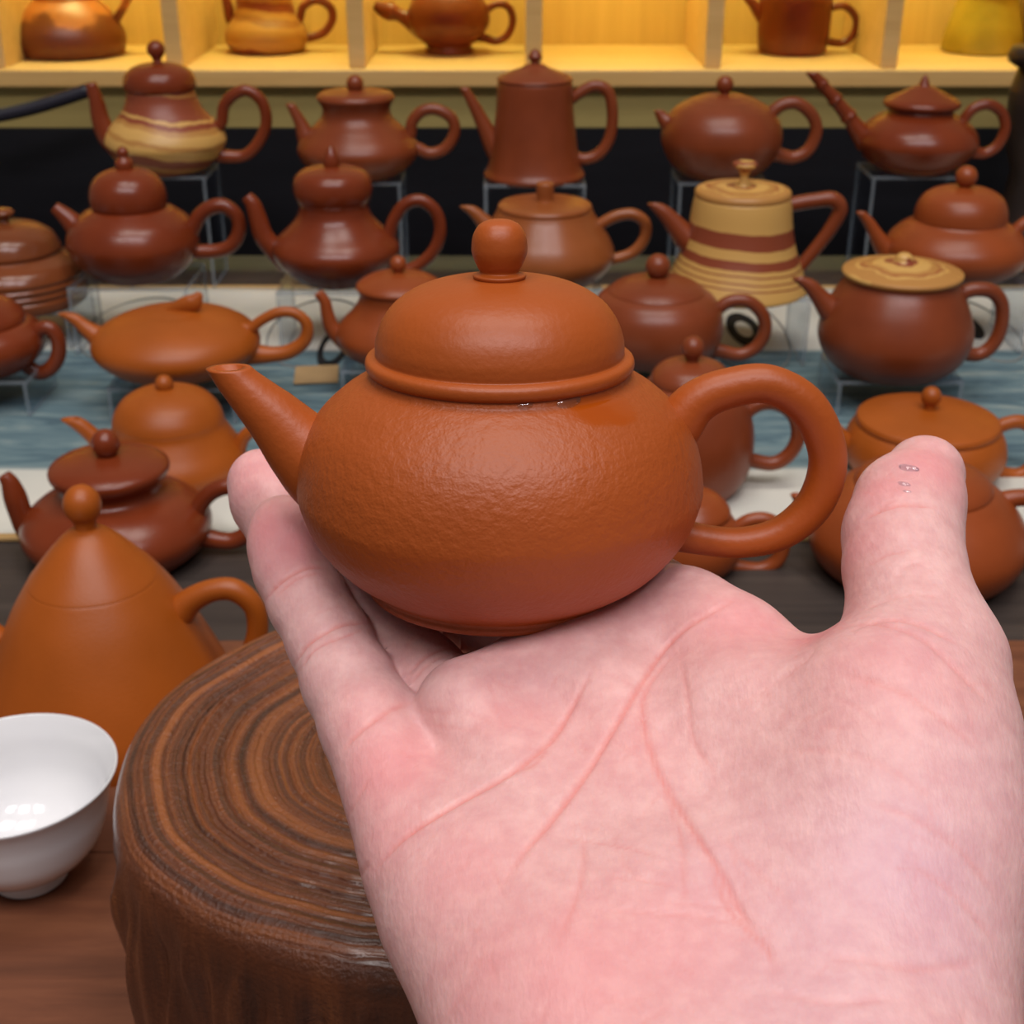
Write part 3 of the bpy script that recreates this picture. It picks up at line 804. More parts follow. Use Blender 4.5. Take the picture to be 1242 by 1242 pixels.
# --- on the cloth
zD = 0.0026
r = pot('matte orange bell-shaped teapot with small bead knob on the cloth', 212, 575, zD, bm='clay_orange',
    body=[(68, 580), (78, 576), (88, 560), (86, 546), (76, 530), (68, 516), (66, 508)],
    lid=[(66, 509), (66, 506), (62, 496), (52, 484), (34, 475), (14, 471), (0, 470)], knob=ball(466, 11, 6, 472),
    spout=[(145, 560, 18), (130, 545, 13), (112, 528, 10), (98, 516, 9), (86, 508, 8)],
    handle=[(288, 548, 8), (296, 530, 8), (312, 520, 8), (330, 528, 8), (336, 548, 8), (326, 568, 8), (306, 576, 8), (290, 570, 9)])
r = pot('brown-red egg-shaped teapot with ring handle, behind the handle of the held pot', 830, 590, zD, bm='clay_red',
    body=[(52, 594), (60, 590), (74, 570), (80, 545), (79, 515), (68, 484), (54, 466), (48, 462)],
    lid=[(47, 463), (49, 460), (46, 452), (36, 443), (18, 438), (0, 437)], knob=ball(422, 14, 7, 439),
    spout=[(772, 545, 15), (758, 525, 12), (748, 505, 9), (738, 488, 7)],
    handle=[(895, 520, 9), (904, 502, 9), (922, 490, 9), (944, 490, 9), (963, 504, 9), (968, 528, 9), (958, 550, 9), (938, 562, 9), (912, 558, 9), (895, 550, 10)])
r = pot('orange teapot with flat disc lid flush on broad shoulders', 1116, 575, zD, bm='clay_orange',
    body=[(64, 580), (74, 576), (90, 560), (96, 545), (94, 530), (89, 520), (84, 514)],
    lid=[(80, 515), (85, 513), (85, 509), (80, 505), (50, 499), (20, 496), (0, 496)], knob=ball(481, 12, 7, 497),
    spout=[(1050, 562, 15), (1036, 548, 12), (1022, 530, 9), (1010, 515, 7)],
    handle=[(1196, 542, 8.5), (1204, 524, 8.5), (1220, 514, 8.5), (1240, 512, 8.5), (1258, 524, 8.5), (1264, 544, 8.5), (1254, 564, 8.5), (1234, 576, 8.5), (1206, 572, 9)])

# --- front rows on the bare table
r = pot('glossy dark brown-red teapot with overhanging disc lid and swan-neck spout', 147, 672, 0.0005, bm='clay_dark',
    body=[(66, 680), (76, 676), (100, 660), (113, 640), (108, 622), (88, 606), (62, 596), (58, 586), (64, 576)],
    lid=[(60, 579), (69, 575), (72, 568), (68, 562), (52, 556), (24, 552), (0, 551)], knob=ball(538, 17, 8, 553),
    spout=[(60, 668, 22), (45, 655, 17), (32, 640, 14), (24, 620, 14), (18, 602, 14), (12, 586, 11), (5, 576, 8)],
    handle=[(236, 635, 11), (243, 612, 10.5), (258, 596, 10.5), (280, 590, 10.5), (302, 600, 10.5), (312, 622, 10.5), (302, 645, 10.5), (280, 656, 10.5), (248, 652, 12)], spout_cut=False)
r = pot('small orange-red teapot on the bare table under the ring handle of the held pot', 832, 686, 0.0005, bm='clay_mid',
    body=[(40, 692), (48, 688), (62, 672), (66, 656), (62, 640), (54, 628), (48, 622)],
    lid=[(46, 624), (50, 620), (46, 612), (34, 602), (16, 597), (0, 596)], knob=ball(586, 9, 5, 597),
    spout=[(785, 670, 13), (772, 655, 10), (760, 640, 7), (752, 628, 6)],
    handle=[(884, 655, 9), (893, 642, 9), (908, 632, 9), (928, 630, 9), (946, 640, 9), (950, 660, 9), (942, 680, 9), (922, 690, 9), (896, 688, 9.5)])
r = pot('large matte red-brown teapot with broad handle on the table behind the thumb', 1105, 690, 0.0005, bm='clay_mid',
    body=[(84, 697), (94, 693), (118, 675), (130, 652), (127, 632), (112, 610), (92, 594), (80, 588)],
    lid=[(78, 590), (82, 587), (74, 578), (52, 568), (24, 563), (0, 562)], knob=ball(548, 13, 7, 564),
    spout=[(1010, 668, 20), (996, 645, 15), (984, 625, 11), (974, 610, 9), (967, 600, 7)],
    handle=[(1190, 625, 15), (1206, 612, 13), (1232, 604, 11), (1262, 606, 11), (1284, 622, 11), (1286, 650, 11), (1266, 668, 11), (1238, 672, 11), (1212, 668, 12)])
r = pot('tall matte orange cone teapot with ball knob standing on the walnut board', 138, 862, 0.0062, bm='clay_orange',
    body=[(146, 872), (153, 868), (153, 856), (146, 830), (133, 798), (117, 764), (100, 732), (81, 704), (77, 699)],
    lid=[(77, 700), (76, 697), (61, 680), (42, 660), (27, 647), (14, 640), (0, 639)], knob=ball(612, 23, 13, 641),
    spout=[(45, 815, 26), (28, 800, 21), (12, 786, 16), (-4, 770, 13), (-20, 754, 10)],
    handle=[(215, 745, 20), (232, 728, 16), (258, 716, 14), (285, 716, 14), (308, 736, 13), (312, 768, 13), (300, 800, 13), (280, 822, 13), (255, 830, 15)])

# --- shelf teapots
zS = zs_top + 0.0003
r = pot('two-tone pot with jagged dark brown lower half in the lit shelf', 88, 66, zS, bm='two_tone',
    body=[(56, 66), (62, 63), (66, 49), (63, 32), (52, 14), (40, 2), (36, -2)], lid=[(34, -1), (37, -3), (28, -12), (0, -16)], knob=ball(-24, 8, 4, -15), lm='two_tone',
    handle=[(132, 40, 5), (142, 22, 5), (152, 4, 5), (160, -20, 5), (150, -34, 5), (132, -32, 5), (118, -14, 5)],
    spout=[(45, 38, 14), (28, 26, 10), (16, 12, 7), (8, -2, 5)])
r = pot('honey and brown banded pot on the lit shelf', 325, 62, zS, bm='marble_shelf', hm='clay_shelf', sm='clay_shelf',
    body=[(38, 62), (44, 59), (50, 47), (48, 34), (38, 18), (34, 4), (34, -6)], lid=[(33, -5), (35, -8), (26, -18), (0, -22)], knob=ball(-30, 8, 4, -21), lm='clay_shelf',
    handle=[(362, 26, 5), (368, 8, 5), (384, 0, 5), (400, 8, 5), (403, 24, 5), (392, 40, 5), (372, 46, 5)],
    spout=[(290, 36, 9), (280, 22, 7), (276, 6, 6), (272, -8, 5)])
r = pot('shiny dark round teapot with animal-head spout on the lit shelf', 545, 64, zS, bm='clay_shelf',
    body=[(28, 64), (30, 60), (28, 54), (42, 42), (50, 26), (48, 8), (38, -8), (28, -12)], lid=[(27, -11), (29, -13), (20, -20), (0, -23)], knob=ball(-31, 8, 4, -22),
    handle=[(588, 30, 4.5), (590, 14, 4.5), (602, 5, 4.5), (616, 8, 4.5), (622, 24, 4.5), (616, 42, 4.5), (602, 50, 4.5), (588, 46, 5)],
    spout=[(512, 34, 14), (496, 24, 10), (484, 18, 8), (474, 14, 11), (464, 11, 9), (454, 6, 5)], spout_cut=False)
r = pot('dark brown straight-sided teapot with small spout on the lit shelf', 960, 64, zS, bm='clay_shelf',
    body=[(36, 64), (40, 61), (43, 45), (44, 20), (44, 0), (42, -8)], lid=[(40, -7), (43, -9), (34, -16), (0, -19)], knob=ball(-27, 8, 4, -18),
    handle=[(1000, 16, 4.5), (1010, 9, 4.5), (1026, 8, 4.5), (1038, 22, 4.5), (1036, 40, 4.5), (1022, 52, 4.5), (1002, 50, 5)],
    spout=[(930, 26, 10), (920, 14, 7.5), (913, 4, 6), (906, -4, 5)])
r = pot('straw-yellow glazed pot at the shelf end beside the dark carved stand', 1190, 62, zS, bm='straw_glaze',
    body=[(44, 62), (48, 58), (46, 38), (40, 14), (36, -4), (36, -10)], lid=[(34, -9), (37, -12), (26, -20), (0, -23)], knob=ball(-31, 8, 4, -22))

# ------------------------------------------------------------------ clear stands
STL = {'A1': 'clear acrylic riser under the marbled bell teapot', 'A2': 'clear acrylic riser under the disc-lidded waisted teapot', 'A3': 'clear acrylic riser under the tall tapering teapot',
       'A4': 'clear acrylic riser under the plump stub-spouted teapot', 'A5': 'clear acrylic riser under the bamboo-spouted teapot', 'B0': 'clear acrylic riser under the glazed brown ridged pot',
       'B1': 'clear acrylic riser under the stubby gourd teapot', 'B2': 'clear acrylic riser under the double-gourd teapot', 'B3': 'clear acrylic riser under the olive-brown peg-knobbed teapot',
       'B4': 'clear acrylic riser under the cone-shaped marbled teapot', 'B5': 'clear acrylic riser under the stacked-dome teapot', 'C0': 'low clear riser under the dark pot with looped handle',
       'C1': 'low clear riser under the flattened orange teapot', 'C2': 'low clear riser under the serpent-spouted teapot', 'C3': 'low clear riser under the brown-red dome teapot',
       'C5': 'low clear riser under the tan disc-lidded teapot'}
for k, (b3, w, dp) in SH.items():
    h = b3[2]
    st = empty('acrylic_riser', (b3[0], b3[1], 0.0)); tag(st, STL[k], 'display stand', 'clear acrylic risers under the teapots')
    t = 0.003; zb = 0.0026
    edge_faces(box('top_panel', (-w / 2, -dp / 2, h - t), (w / 2, dp / 2, h), M['acrylic'], st, 0.0004, 1))
    for s in (-1, 1):
        edge_faces(box('side_panel', (s * w / 2 - (t if s > 0 else 0), -dp / 2, zb), (s * w / 2 + (t if s < 0 else 0), dp / 2, h - t), M['acrylic'], st, 0.0004, 1))

# small card on the cloth
p = on_plane(384, 455, 0.0025)
cd = box('tan_card', (-0.016, -0.018, 0), (0.016, 0.018, 0.0012), M['tan_card'], None, 0.0003, 1)
cd.location = p; cd.rotation_euler = (0, 0, 0.1); tag(cd, 'small tan card lying on the blue cloth by the looped-handle orange teapot', 'card')

# ------------------------------------------------------------------ porcelain cup
cb = on_plane(38, 1061, 0.0062)
def cupz(y):
    d0 = float(np.dot(cb - CV, FV)); u0 = float(np.dot(cb - CV, UV_)); q = (621 - y) / FPX
    return (q * d0 - u0) / (UV_[2] - q * FV[2])
def cupr(r, y):
    d0 = float(np.dot(cb - CV, FV)); return r * (d0 + cupz(y) * FV[2]) / FPX
outer = [(43, 1061), (45, 1058), (43, 1049), (50, 1043), (74, 1031), (93, 1012), (104, 988), (110, 968), (117, 951), (125, 938)]
inner = [(124, 936), (117, 945), (109, 958), (103, 976), (95, 998), (78, 1020), (54, 1034), (25, 1040), (0, 1041)]
op = [(cupr(a, b), cupz(b)) for a, b in outer]; ip = [(cupr(a, b), cupz(b)) for a, b in inner]
cp = empty('tea_cup', cb); tag(cp, 'small white porcelain tea cup with flared rim on the walnut board', 'cup')
pr = [tuple(x) for x in catmull(op, 5)] + [tuple(x) for x in catmull(ip, 5)]
pr = [(max(a, 0), b) for a, b in pr]
lathe('bowl', [(0, 0.0014)] + [(op[0][0] * 0.8, 0.0014), (op[0][0] * 0.88, 0.0)] + pr, M['porcelain'], cp, 96)
M['red_glaze'] = plain('red_enamel', srgb(200, 90, 50), 0.3)

# ------------------------------------------------------------------ wood stump
SX, SY, SZ = -0.006, 0.342, 0.100
rng = np.random.RandomState(3)
ph = rng.rand(12) * 6.28
def stump_radius(a):
    r = 1 / np.sqrt((np.cos(a) / 0.116) ** 2 + (np.sin(a) / 0.095) ** 2)
    r = r * (1 + 0.012 * np.sin(3 * a + 1.0) + 0.010 * np.sin(5 * a + 2.2) + 0.006 * np.sin(9 * a + 0.4))
    d = (a - 0.95 + math.pi) % (2 * math.pi) - math.pi
    return r * (1 + 0.13 * np.exp(-(d / 0.45) ** 2))
NA, NR, NS = 360, 520, 60
va, vr, ring_a, side_a = [], [], [], []
A = np.linspace(0, 2 * math.pi, NA, endpoint=False)
RAD = stump_radius(A)
ccx, ccy = -0.022, 0.0          # heart of the growth rings, off centre
rw = np.random.RandomState(11).rand(4000)
def vnoise(t):
    t = np.asarray(t) + 500.0
    i_ = np.floor(t).astype(int); f_ = t - i_
    f_ = f_ * f_ * (3 - 2 * f_)
    return rw[i_ % 4000] * (1 - f_) + rw[(i_ + 1) % 4000] * f_
def ringh(x, y, fr, a):
    """growth ring relief, about -1..1: uneven ridges with narrow deep grooves"""
    wob = 0.016 * np.sin(3 * a + 0.5) + 0.010 * np.sin(7 * a + 2) + 0.004 * np.sin(17 * a) + 0.003 * np.sin(41 * a + 9 * fr)
    q = fr * (1 + wob)
    jit = 0.10 * np.sin(23 * a + 30 * fr) + 0.07 * np.sin(57 * a - 44 * fr)
    h = 0.7 * vnoise(q * 46) + 0.8 * vnoise(q * 115 + 40 + jit) + 0.6 * vnoise(q * 230 + 90 + 2 * jit) - 1.0
    g = vnoise(q * 96 + 200 + jit)
    h = h - 1.2 * np.clip((g - 0.72) / 0.28, 0, 1)
    amp = 0.55 + 0.45 * np.sin(q * 11 + 1.5 * np.sin(2 * a + 0.4))
    return np.clip(h, -1.6, 1) * (0.55 + 0.45 * amp)
def ringtone(fr, a):
    wob = 0.016 * np.sin(3 * a + 0.5) + 0.010 * np.sin(7 * a + 2) + 0.004 * np.sin(17 * a)
    q = fr * (1 + wob)
    return 0.05 + 0.40 * vnoise(q * 40 + 700) + 0.32 * vnoise(q * 92 + 900) + 0.22 * vnoise(q * 190 + 1300)
verts = []
ra, sa = [], []
FRS = np.linspace(0.0, 1.0, NR)[1:]
rc = 0.12                      # rounded shoulder (fraction of radius)
for fr in FRS:
    ex = ccx * (1 - fr); ey = ccy * (1 - fr)
    x = ex + RAD * fr * np.cos(A); y = ey + RAD * fr * np.sin(A)
    h = ringh(x, y, fr, A)
    drop = 0.0
    if fr > 1 - rc:
        t = (fr - (1 - rc)) / rc
        drop = 0.011 * (1 - math.sqrt(max(0, 1 - t * t)))
    mid = 0.006 * (1 - fr)          # slightly dished
    z = SZ - mid - drop + 0.0007 * h * (1.0 if fr < 0.97 else 0.4)
    verts += list(zip(x, y, z)); ra += list(ringtone(fr, A)); sa += [0.0 if fr < 0.93 else (fr - 0.93) / 0.07 * 0.6] * NA
top_n = len(FRS)
zside = np.linspace(SZ - 0.0112, 0.0, NS)
for j, z in enumerate(zside[1:]):
    t = (j + 1) / NS
    g = 0.0012 * np.sin(A * 37 + ph[0] + 3 * np.sin(z * 40)) + 0.0009 * np.sin(A * 71 + ph[1]) + 0.0016 * np.sin(A * 13 + z * 60 + ph[2]) * min(1, t * 4)
    R2 = RAD * (1 + 0.012 * math.sin(t * 3)) + g * min(1, t * 6)
    verts += list(zip(R2 * np.cos(A), R2 * np.sin(A), [z] * NA)); ra += [0.5] * NA; sa += [min(1.0, 0.6 + t * 6)] * NA
faces = []
nr = top_n + NS - 1
for j in range(nr - 1):
    for k in range(NA):
        k2 = (k + 1) % NA
        faces.append((j * NA + k, (j + 1) * NA + k, (j + 1) * NA + k2, j * NA + k2))
faces.append(tuple(range(NA)))
faces.append(tuple((nr - 1) * NA + k for k in range(NA - 1, -1, -1)))
stump = mesh_obj('wood_stump', verts, faces, M['stump'])
recalc(stump)
stump.location = (SX, SY, 0.006)
for nm, dat in (('ring', ra), ('side', sa)):
    at = stump.data.attributes.new(nm, 'FLOAT', 'POINT'); at.data.foreach_set('value', np.array(dat, np.float32))
tag(stump, 'brown lacquered tree stump pedestal with coarse growth rings on the walnut board', 'stump')

# ------------------------------------------------------------------ hand (one continuous surface from a distance field, millimetres)
def W(px, py, d): return cs(px, py, d / 1000.0) * 1000.0
def cone(a, b, ra_, rb_): return (np.array(a, float), np.array(b, float), ra_, rb_)
def chain(pts):
    return [cone(pts[i][0], pts[i + 1][0], pts[i][1], pts[i + 1][1]) for i in range(len(pts) - 1)]
def V(x, y, z): return np.array([x, y, z], float)

palm = []
palm += chain([(V(-12, 182, 194), 12), (V(6, 150, 190), 13.5), (V(21, 120, 188), 16)])        # little finger metacarpal
palm += chain([(V(0, 194, 201), 12.0), (V(14, 155, 194), 14), (V(24, 118, 190), 17)])       # ring
palm += chain([(V(18, 209, 205), 12.0), (V(26, 160, 196), 14), (V(34, 116, 191), 17)])      # middle
palm += chain([(V(40, 221, 210), 12.0), (V(40, 165, 198), 14), (V(44, 116, 192), 17)])      # index
palm += chain([(V(-6, 172, 193), 13.5), (V(9, 145, 189), 15.5), (V(19, 122, 188), 16)])       # heel, little finger side
palm += chain([(W(1124, 805, 243), 13), (W(1082, 905, 232), 19.5), (W(1072, 1040, 221), 21), (W(1040, 1210, 208), 21), (V(50, 112, 190), 18)])   # thumb ball
palm += chain([(V(-8, 209, 207.5), 9.5), (V(10, 220, 206.5), 10.5), (V(34, 234, 211), 11)])   # pads under the finger roots
palm += chain([(V(44, 219, 211), 9.0), (V(60, 204, 208.5), 9), (W(1108, 812, 240), 10)])      # web
palm += chain([(W(905, 880, 241), 12), (W(960, 1000, 231), 14)])
palm += chain([(V(28, 116, 186), 20), (V(34, 80, 180), 18), (V(44, 30, 172), 19), (V(50, 4, 168), 20)])
palm += chain([(V(46, 112, 187), 19), (V(48, 80, 181), 18), (V(54, 30, 173), 19), (V(58, 4, 169), 20)])
thumb = chain([(W(1121, 576, 273), 8.0), (W(1106, 610, 268), 10.0), (W(1095, 648, 263), 10.9), (W(1097, 690, 256), 11.0), (W(1106, 737, 249), 11.3), (W(1122, 802, 242), 13)])
thumb += chain([(W(1088, 606, 268), 8.0), (W(1092, 650, 262), 10)])
pinky = chain([(V(-14, 181, 195), 11), (W(449, 878, 254), 9.2), (W(422, 826, 262), 8.6), (W(400, 776, 270), 8.2), (W(374, 730, 276), 7.9), (W(354, 690, 281), 7.6), (W(347, 660, 284), 7.6), (W(344, 640, 286), 7.0)])
ringf = chain([(V(-2, 204, 202), 9.5), (W(508, 822, 272), 9.2), (W(474, 784, 280), 9.0), (W(430, 738, 286), 9.0), (W(388, 692, 294), 8.6), (W(350, 645, 301), 8.5), (W(328, 608, 306), 8.5), (W(318, 586, 309), 7.9)])
middle = chain([(V(18, 210, 206), 11), (V(5, 231, 206.5), 9.6), (V(-6, 248, 205.5), 9.2), (V(-17, 265, 205), 9.0), (V(-27, 282, 208), 8.7), (V(-35, 295, 214), 8.4), (V(-40, 302, 221), 7.8)])
index = chain([(V(40, 222, 211), 11), (V(29, 246, 209), 9.6), (V(21, 262, 207), 9.2), (V(12, 279, 206), 8.8), (V(2, 295, 210), 8.4), (V(-5, 305, 216), 8.1), (V(-9, 310, 223), 7.5)])
pads = [cone(V(-15, 188, 197), V(-11, 184, 197), 9.5, 9.0)]

def sd(P, c):
    a, b, r1, r2 = c
    ab = (b - a).astype(np.float32)
    pa = P - a.astype(np.float32)
    t = np.clip((pa @ ab) / max(float(ab @ ab), 1e-6), 0, 1)
    q = pa - t[:, None] * ab
    return np.sqrt((q * q).sum(1)) - (r1 + (r2 - r1) * t)
def smin(a, b, k):
    h = np.clip(0.5 + 0.5 * (b - a) / k, 0, 1)
    return b + (a - b) * h - k * h * (1 - h)
def field(P):
    P = P.astype(np.float32)
    d = None
    for c in palm:
        x = sd(P, c); d = x if d is None else smin(d, x, 9.0)
    for c in pads:
        d = smin(d, sd(P, c), 6.0)
    out = None
    for f, k in ((thumb, 5.0), (pinky, 3.0), (ringf, 2.5), (middle, 4.0), (index, 5.0)):
        g = None
        for c in f:
            x = sd(P, c); g = x if g is None else smin(g, x, 2.5)
        g = smin(d, g, k)
        out = g if out is None else smin(out, g, 0.8)
    return out

def surface_nets(lo, hi, h):
    n = np.ceil((np.array(hi) - np.array(lo)) / h).astype(int) + 1
    ax = [lo[i] + h * np.arange(n[i]) for i in range(3)]
    F = np.empty(n, np.float32)
    for i in range(n[0]):
        Y, Z = np.meshgrid(ax[1], ax[2], indexing='ij')
        P = np.stack([np.full(Y.size, ax[0][i]), Y.ravel(), Z.ravel()], 1)
        F[i] = field(P).reshape(n[1], n[2])
    ins = F < 0
    cnt = np.zeros(tuple(n - 1), np.int32)
    for dx in (0, 1):
        for dy in (0, 1):
            for dz in (0, 1):
                cnt += ins[dx:n[0] - 1 + dx, dy:n[1] - 1 + dy, dz:n[2] - 1 + dz]
    cell = (cnt > 0) & (cnt < 8)
    idx = -np.ones(cell.shape, np.int64)
    C = np.argwhere(cell)
    idx[cell] = np.arange(len(C))
    acc = np.zeros((len(C), 3)); num = np.zeros(len(C))
    corners = [(0, 0, 0), (1, 0, 0), (0, 1, 0), (1, 1, 0), (0, 0, 1), (1, 0, 1), (0, 1, 1), (1, 1, 1)]
    for i, a in enumerate(corners):
        for b in corners[i + 1:]:
            if sum(abs(p - q) for p, q in zip(a, b)) != 1: continue
            fa = F[C[:, 0] + a[0], C[:, 1] + a[1], C[:, 2] + a[2]]; fb = F[C[:, 0] + b[0], C[:, 1] + b[1], C[:, 2] + b[2]]
            m = (fa < 0) != (fb < 0)
            t = np.where(m, fa / np.where(m, fa - fb, 1), 0)
            p = np.array(a) + t[:, None] * (np.array(b) - np.array(a))
            acc[m] += p[m]; num[m] += 1
    Vt = (C + acc / num[:, None]) * h + np.array(lo)
    quads = []
    for axx in range(3):
        o1, o2 = [i for i in range(3) if i != axx]
        s0 = [slice(None)] * 3; s1 = [slice(None)] * 3
        s0[axx] = slice(0, n[axx] - 1); s1[axx] = slice(1, n[axx])
        ch = ins[tuple(s0)] != ins[tuple(s1)]
        E = np.argwhere(ch)
        E = E[(E[:, o1] > 0) & (E[:, o2] > 0) & (E[:, o1] < n[o1] - 1) & (E[:, o2] < n[o2] - 1)]
        def at_(da, db):
            q = E.copy(); q[:, o1] -= da; q[:, o2] -= db
            return idx[q[:, 0], q[:, 1], q[:, 2]]
        Q = np.stack([at_(0, 0), at_(1, 0), at_(1, 1), at_(0, 1)], 1)
        fl = ins[E[:, 0], E[:, 1], E[:, 2]]
        if axx == 1: fl = ~fl
        Q[~fl] = Q[~fl][:, ::-1]
        quads.append(Q)
    return Vt, np.vstack(quads)
HV, HQ = surface_nets((-80, -20, 140), (115, 330, 262), 1.3)
def grad(P):
    e = 0.25
    g = np.stack([field(P + np.array(d) * e) - field(P - np.array(d) * e) for d in ((1, 0, 0), (0, 1, 0), (0, 0, 1))], 1) / (2 * e)
    return g / np.maximum(np.linalg.norm(g, axis=1), 1e-6)[:, None]
for it in range(2):
    HV = HV - grad(HV) * np.clip(field(HV), -0.6, 0.6)[:, None]
hand = mesh_obj('hand', HV * 0.001, HQ)
recalc(hand)
sub = hand.modifiers.new('sub', 'SUBSURF'); sub.levels = 1; sub.render_levels = 1
dg = bpy.context.evaluated_depsgraph_get()
me2 = bpy.data.meshes.new_from_object(hand.evaluated_get(dg))
hand.modifiers.remove(sub)
hand.data = me2; me2.name = 'hand'
me2.materials.clear(); me2.materials.append(M['skin'])
nv = len(me2.vertices)
HV = np.empty(nv * 3); me2.vertices.foreach_get('co', HV); HV = HV.reshape(-1, 3)
HN = np.empty(nv * 3); me2.vertices.foreach_get('normal', HN); HN = HN.reshape(-1, 3)
bvh = BVHTree.FromPolygons([tuple(v) for v in HV], [tuple(p.vertices) for p in me2.polygons])
def hit(px, py):
    d = Vector(cs(px, py, 1.0) - CV).normalized()
    r_ = bvh.ray_cast(Vector(CV), d)
    return None if r_[0] is None else np.array(r_[0])
z2 = lambda L: [(400 + .678 * x, 640 + .678 * y) for x, y in L]
z3 = lambda L: [(940 + .2432 * x, 500 + .2432 * y) for x, y in L]
z1 = lambda L: [(250 + .2818 * x, 500 + .2818 * y) for x, y in L]
# skin creases: (polyline, depth mm, half width mm, colour strength)
CRE = [
    (z2([(735, 125), (655, 168), (605, 210), (560, 275), (505, 365), (460, 440), (400, 520), (345, 585), (310, 640)]), 0.55, 0.55, 1.0),
    (z2([(628, 215), (590, 255), (560, 310), (570, 385), (600, 460), (650, 540), (695, 610), (735, 685), (790, 770)]), 0.5, 0.55, 0.9),
    (z2([(625, 225), (640, 300), (650, 380), (690, 440)]), 0.2, 0.5, 0.45),
    (z2([(475, 245), (445, 300), (405, 370), (370, 405), (310, 448), (230, 493), (140, 550), (75, 618)]), 0.55, 0.55, 1.0),
    (z2([(400, 370), (370, 420), (320, 440)]), 0.25, 0.5, 0.6),
    (z2([(455, 540), (452, 620), (435, 680), (410, 740)]), 0.2, 0.5, 0.5),
    (z2([(560, 330), (600, 470), (628, 560), (635, 690)]), 0.2, 0.45, 0.5),
    (z2([(405, 555), (470, 562), (540, 575), (600, 592)]), 0.2, 0.4, 0.35),
    (z2([(495, 625), (560, 632), (620, 640)]), 0.2, 0.4, 0.35),
    (z2([(480, 685), (580, 690), (680, 700), (800, 720)]), 0.15, 0.45, 0.3),
    (z2([(680, 610), (720, 690), (780, 750), (800, 800)]), 0.3, 0.5, 0.7),
    (z2([(690, 545), (760, 610), (830, 680)]), 0.15, 0.5, 0.35),
    (z2([(905, 180), (980, 172), (1060, 200), (1120, 255), (1185, 320)]), 0.35, 0.6, 0.45),
    (z2([(915, 262), (1010, 288), (1080, 330), (1160, 395)]), 0.25, 0.6, 0.45),
    (z2([(790, 400), (900, 400), (1000, 430), (1100, 500)]), 0.15, 0.6, 0.25),
    (z2([(950, 488), (1050, 520), (1130, 580), (1200, 670)]), 0.25, 0.6, 0.4),
    (z2([(1030, 595), (1110, 650), (1190, 740)]), 0.25, 0.6, 0.4),
    (z2([(870, 770), (960, 775), (1060, 790), (1180, 770)]), 0.25, 0.7, 0.35),
    (z2([(780, 830), (900, 850), (1020, 840)]), 0.25, 0.7, 0.3),
    (z2([(20, 400), (60, 360), (105, 328), (148, 312)]), 0.4, 0.6, 0.7),
    (z2([(70, 600), (40, 640)]), 0.3, 0.6, 0.6),
    (z2([(30, 520), (70, 450)]), 0.2, 0.5, 0.4),
    (z2([(690, 290), (740, 310), (850, 240), (880, 190)]), 0.12, 0.6, 0.2),
    (z3([(430, 545), (520, 492), (600, 466), (700, 460), (810, 476)]), 0.55, 0.5, 0.8),
    (z3([(470, 520), (560, 455), (660, 440)]), 0.3, 0.5, 0.4),
    (z3([(440, 775), (560, 712), (680, 688)]), 0.25, 0.5, 0.35),
    (z3([(600, 840), (650, 770), (720, 750), (780, 800)]), 0.2, 0.6, 0.15),
    (z3([(380, 1092), (480, 1050), (600, 1035), (720, 1060), (830, 1112), (910, 1160)]), 0.45, 0.6, 0.55),
    (z3([(420, 1000), (560, 940), (700, 910), (850, 930)]), 0.2, 0.6, 0.25),
    (z1([(250, 815), (300, 752), (380, 692), (450, 667), (525, 672)]), 0.45, 0.45, 0.9),
    (z1([(300, 792), (400, 712), (500, 692)]), 0.25, 0.4, 0.6),
    (z1([(370, 1100), (430, 1010), (510, 950), (600, 912), (710, 908)]), 0.5, 0.45, 0.95),
    (z1([(400, 1110), (470, 1020), (560, 978), (690, 930)]), 0.3, 0.4, 0.7),
    (z1([(440, 880), (520, 850), (590, 830)]), 0.12, 0.4, 0.3),
    (z1([(870, 1125), (935, 1060), (1000, 1025), (1060, 1012)]), 0.4, 0.45, 0.7),
    (z1([(880, 1170), (960, 1080), (1060, 1040)]), 0.25, 0.4, 0.5),
    (z1([(860, 1010), (900, 960)]), 0.2, 0.4, 0.3),
]
rg = random.Random(9)
